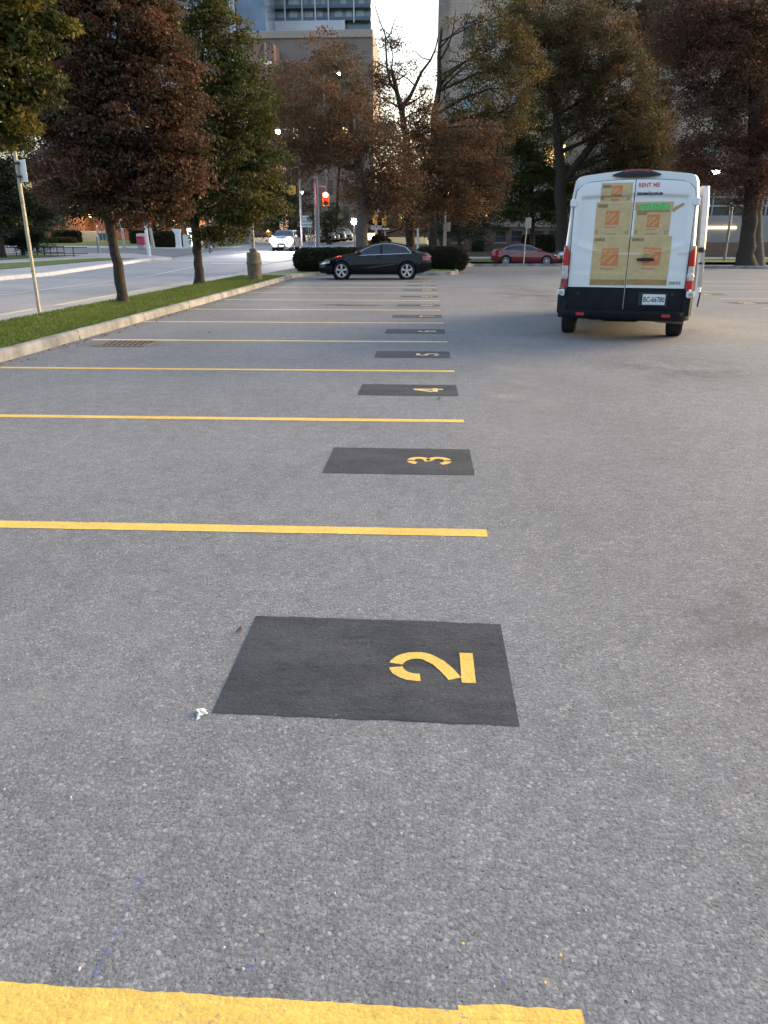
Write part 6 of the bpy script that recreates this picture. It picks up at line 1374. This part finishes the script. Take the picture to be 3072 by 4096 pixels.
# high brake lamp
m_ = MB(); pts = []
rg = []
for k in range(21):
    f = k / 20; x = -.355 + .71 * f; e = 1 - abs(2 * f - 1) ** 2.6; zc = 2.515 - .02 * abs(2 * f - 1) ** 2; hh = .008 + .044 * e
    rg.append([(x, rear_y(x, zc) - .055 * e - .01, zc - hh), (x, rear_y(x, zc) - .06 * e - .01, zc), (x, rear_y(x, zc) - .03 * e, zc + hh * 1.0), (x, rear_y(x, zc) + .08, zc + hh * .9), (x, rear_y(x, zc) + .08, zc - hh)])
m_ = MB(); m_.loft(rg); hb = m_.build('high_brake_light', M['black'], van, auto=40)
rg = []
for k in range(11):
    f = k / 10; x = -.20 + .40 * f; e = 1 - abs(2 * f - 1) ** 3 * .5; zc = 2.548; hh = .026 * e
    rg.append([(x, rear_y(x, zc) - .075, zc - hh), (x, rear_y(x, zc) - .06, zc + hh), (x, rear_y(x, zc) + .06, zc + hh + .01), (x, rear_y(x, zc) + .02, zc - hh)])
m_ = MB(); m_.loft(rg); m_.build('brake_lens', M['redlens2'], hb, auto=40)
# door handle
m_ = MB(); m_.tube([(.14, -.06, 1.265), (.2, -.075, 1.268), (.34, -.075, 1.268), (.39, -.06, 1.265)], [.018, .024, .024, .018], 8); m_.bbox(.13, .2, -.055, -.02, 1.25, 1.285, .008); m_.build('handle', M['black'], dr)
m_ = MB(); m_.lathe([(.045, 0), (.045, -.012), (.02, -.014)], c=(.27, door_y(.27, 1.31) - .002, 1.315), n=16, axis='y'); m_.build('lock', M['kraft2'], dr)
# plate
m_ = MB(); m_.bbox(.22, .66, -.05, -.034, .555, .775, .01); m_.build('plate_recess', M['black'], van)
m_ = MB(); m_.bbox(.285, .625, -.064, -.0505, .585, .745, .008); lp = m_.build('licence_plate', M['plate'], van)
vs, fs = text_geo('BC-66780', .098, 'CENTER', .002); m_ = MB(); m_.add([(.455 + x * .80, -.0665, .628 + y * 1.15) for x, y, z in vs], fs); m_.build('lettering', M['ink'], lp)
# printed graphics on the doors: follow the pressed surface
def on_door(off): return lambda u, z: (u, door_y(abs(u), z) - off, z)
def gquad(mb, u0, u1, z0, z1, off, mi, lean=0.0):
    f = on_door(off); n = max(1, int((u1 - u0) / .03)); k = max(1, int((z1 - z0) / .03)); mb.grid(lambda a, b: f(u0 + (u1 - u0) * a + lean * b, z0 + (z1 - z0) * b), n, k, mi)
def gtext(mb, s, size, u, z, off, mi, align='LEFT', bold=.0, sx=1.0, ang=0.0, clip=None):
    vs, fs = text_geo(s, size, align, bold); f = on_door(off); c, sn = math.cos(ang), math.sin(ang)
    mb.add([f(u + (x * sx * c - y * sn), z + (x * sx * sn + y * c)) for x, y, _ in vs], fs, mi)
def graphic(door_o, u0, u1, z0, z1, logo, flap=False):
    m_ = MB(); gquad(m_, u0, u1, z0, z1, .003, 0)
    h = z1 - z0; w = u1 - u0
    gquad(m_, u0 + w * .01, u1 - w * .01, z0 + .003, z0 + h * .12, .0036, 1) if h > .6 else None
    lx, lz, s = logo
    gquad(m_, lx - s / 2, lx + s / 2, lz - s / 2, lz + s / 2, .0042, 2)
    # diagonal stencil lettering climbing to the right
    sz = s * .235
    for word, du, dz, fz in (('THE', -s * .43, s * .02, .8), ('HOME', -s * .36, -s * .30, 1.15), ('DEPOT', -s * .02, -s * .43, .78)):
        gtext(m_, word, sz * fz, lx + du, lz + dz, .0048, 3, 'LEFT', .003, 1.0, R(43))
    gtext(m_, 'Moving Box', s * .16, lx - s * .5, lz - s * .72, .0042, 5, 'LEFT', .001)
    # size label top left, symbols bottom
    gquad(m_, u0 + w * .04, u0 + w * .32, z1 - .075, z1 - .03, .0038, 4); gquad(m_, u0 + w * .055, u0 + w * .305, z1 - .069, z1 - .036, .0044, 1)
    gtext(m_, 'LARGE' if h > .6 else 'MEDIUM', .026, u0 + w * .085, z1 - .062, .005, 4, 'LEFT', .001, .9)
    f = on_door(.0044); cu, cz, r = u1 - w * .09, z0 + .05, .027
    ring_o = [f(cu + r * math.cos(a * PI / 6), cz + r * math.sin(a * PI / 6)) for a in range(12)]; ring_i = [f(cu + r * .55 * math.cos(a * PI / 6), cz + r * .55 * math.sin(a * PI / 6)) for a in range(12)]
    m_.add(ring_o + ring_i, [(a, (a + 1) % 12, 12 + (a + 1) % 12, 12 + a) for a in range(12) if a % 4 != 3], 4)
    cu = u0 + w * .07; m_.add([f(cu - .02, cz - .02), f(cu + .02, cz - .02), f(cu + .012, cz + .03), f(cu - .012, cz + .03)], [(0, 1, 2, 3)], 1)
    gquad(m_, u0 + w * .35, u0 + w * .62, z0 + .02, z0 + .034, .0044, 1)
    m_.build('box_graphic', [M['kraft'], M['kraftdark'], M['orange'], M['logotext'], M['boxink'], M['inkred']], door_o)
DX = .085  # plane coordinate -> van centre line
graphic(dl, -.59 + DX, -.125 + DX, 2.11, 2.385, (-.355 + DX, 2.26, .165))
graphic(dl, -.64 + DX, -.10 + DX, 1.615, 2.105, (-.385 + DX, 1.88, .205))
graphic(dl, -.64 + DX, -.094 + DX, .87, 1.61, (-.365 + DX, 1.30, .265))
graphic(dr, -.075 + DX, .555 + DX - .02, .88, 1.61, (.265 + DX, 1.31, .265))
graphic(dr, -.045 + DX, .48 + DX, 1.615, 1.99, (.23 + DX, 1.83, .185))
m_ = MB(); gquad(m_, -.06 + DX, .50 + DX, 1.98, 2.105, .0034, 0); f = on_door(.0040)
m_.add([f(.0 + DX, 1.99), f(.44 + DX, 1.985), f(.455 + DX, 2.06), f(.40 + DX, 2.085), f(.2 + DX, 2.075), f(.06 + DX, 2.09), f(-.01 + DX, 2.05)], [(0, 1, 2, 3, 4, 5, 6)], 1)
gquad(m_, -.03 + DX, .46 + DX, 1.955, 1.985, .0042, 2); f = on_door(.0046)
m_.add([f(.49 + DX, 1.985), f(.52 + DX, 2.03), f(.64 + DX, 2.09), f(.655 + DX, 2.055), f(.5 + DX, 1.95)], [(0, 1, 2, 3, 4)][0:1], 3)
m_.add([f(-.06 + DX, 2.10), f(-.03 + DX, 1.96), f(.03 + DX, 2.03)], [(0, 1, 2)], 3)
m_.build('open_box_graphic', [M['kraft'], M['green'], M['kraftdark'], M['kraft2']], dr)
m_ = MB(); gtext(m_, 'RENT ME', .083, -.045 + DX, 2.315, .004, 0, 'LEFT', .003, .93); m_.build('rent_lettering', M['inkred'], dr)
m_ = MB(); gtext(m_, 'homedepot.ca', .066, -.05 + DX, 2.205, .004, 0, 'LEFT', .0038, .98); m_.build('web_lettering', M['ink'], dr)
m_ = MB(); gtext(m_, '20093', .068, .58 + DX - .02, .895, .004, 0, 'LEFT', .001, 1.05); m_.build('fleet_number', M['ink'], dr)
m_ = MB(); gquad(m_, .72, .86, 1.335, 1.342, .004, 0); gquad(m_, .72, .86, 1.36, 1.365, .004, 0); m_.build('model_badge', M['galv'], dr)
# slid back side door on the right, standing off the body
def sd_x(z): return hw_at(z) + .24
m_ = MB(); zs = [.47, .55, .8, 1.1, 1.47, 1.52, 1.8, 2.1, 2.3, 2.38]
rg = []
for y in (1.15, 1.2, 1.8, 2.4, 2.45):
    k = .02 if y in (1.15, 2.45) else 0
    rg.append([(sd_x(z) - k, y, z) for z in zs] + [(sd_x(z) - .12 + k, y, z) for z in zs[::-1]])
m_.loft(rg); sdo = m_.build('sliding_door', M['vanwhite'], van, auto=40)
m_ = MB(); m_.loft([[(sd_x(z) + .002, y, z) for z in (.475, .55, .72)] + [(sd_x(z) - .02, y, z) for z in (.72, .475)] for y in (1.14, 2.46)]); m_.build('door_skirt', M['vanlow'], sdo)
m_ = MB(); m_.loft([[(sd_x(z) - .004 if a else sd_x(z) - .075, 1.146, z) for a, z in ((1, .8), (1, 1.4), (0, 1.4), (0, .8))], [(sd_x(z) - .004 if a else sd_x(z) - .075, 1.15, z) for a, z in ((1, .8), (1, 1.4), (0, 1.4), (0, .8))]]); m_.build('door_edge', M['galv'], sdo)
m_ = MB(); m_.bbox(sd_x(1.4) - .12, sd_x(1.4) - .02, 1.08, 1.144, 1.36, 1.44, .02); m_.build('roller_bracket', M['black'], sdo)
m_ = MB(); m_.bbox(sd_x(1.0) - .1, sd_x(1.0) - .04, 1.12, 1.144, 1.17, 1.2, .008); m_.build('latch', M['black'], sdo)
# door opening with its lit courtesy lamp
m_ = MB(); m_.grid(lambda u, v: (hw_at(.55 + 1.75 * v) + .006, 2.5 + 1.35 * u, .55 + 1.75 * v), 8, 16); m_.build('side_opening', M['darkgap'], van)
m_ = MB(); m_.bbox(1.0, 1.06, 3.0, 3.2, 2.12, 2.17, .01); m_.build('courtesy_lamp', M['lampwarm'], van)
cl = bpy.data.lights.new('courtesy_light', 'SPOT'); cl.energy = 12; cl.spot_size = R(110); cl.spot_blend = .6; cl.color = (1, .74, .38); cl.shadow_soft_size = .12
co_ = bpy.data.objects.new('courtesy_light', cl); scene.collection.objects.link(co_); co_.parent = van; co_.location = (1.12, 3.1, 2.08)
d = Vector((.85, -.1, -1)); co_.rotation_euler = (-d).to_track_quat('Z', 'Y').to_euler()
# door mirrors at the front of the van
for side in (-1, 1):
    m_ = MB(); m_.bbox(side * 1.17 - .1, side * 1.17 + .1, 5.0, 5.1, 1.35, 1.75, .04); m_.tube([(side * .95, 5.1, 1.4), (side * 1.1, 5.05, 1.42)], .03, 8); m_.build('mirror', M['black'], van)
m_ = MB(); m_.grid(lambda u, v: ((-.8 + 1.6 * u) * (1 - .08 * v), 5.42 - .68 * v, 1.40 + 1.02 * v + .02), 8, 8); m_.build('windshield', M['glass'], van)

NL = (sum(len(o.data.polygons) for o in scene.objects if o.type=='MESH' and o.name.startswith(('crown','foliage'))))
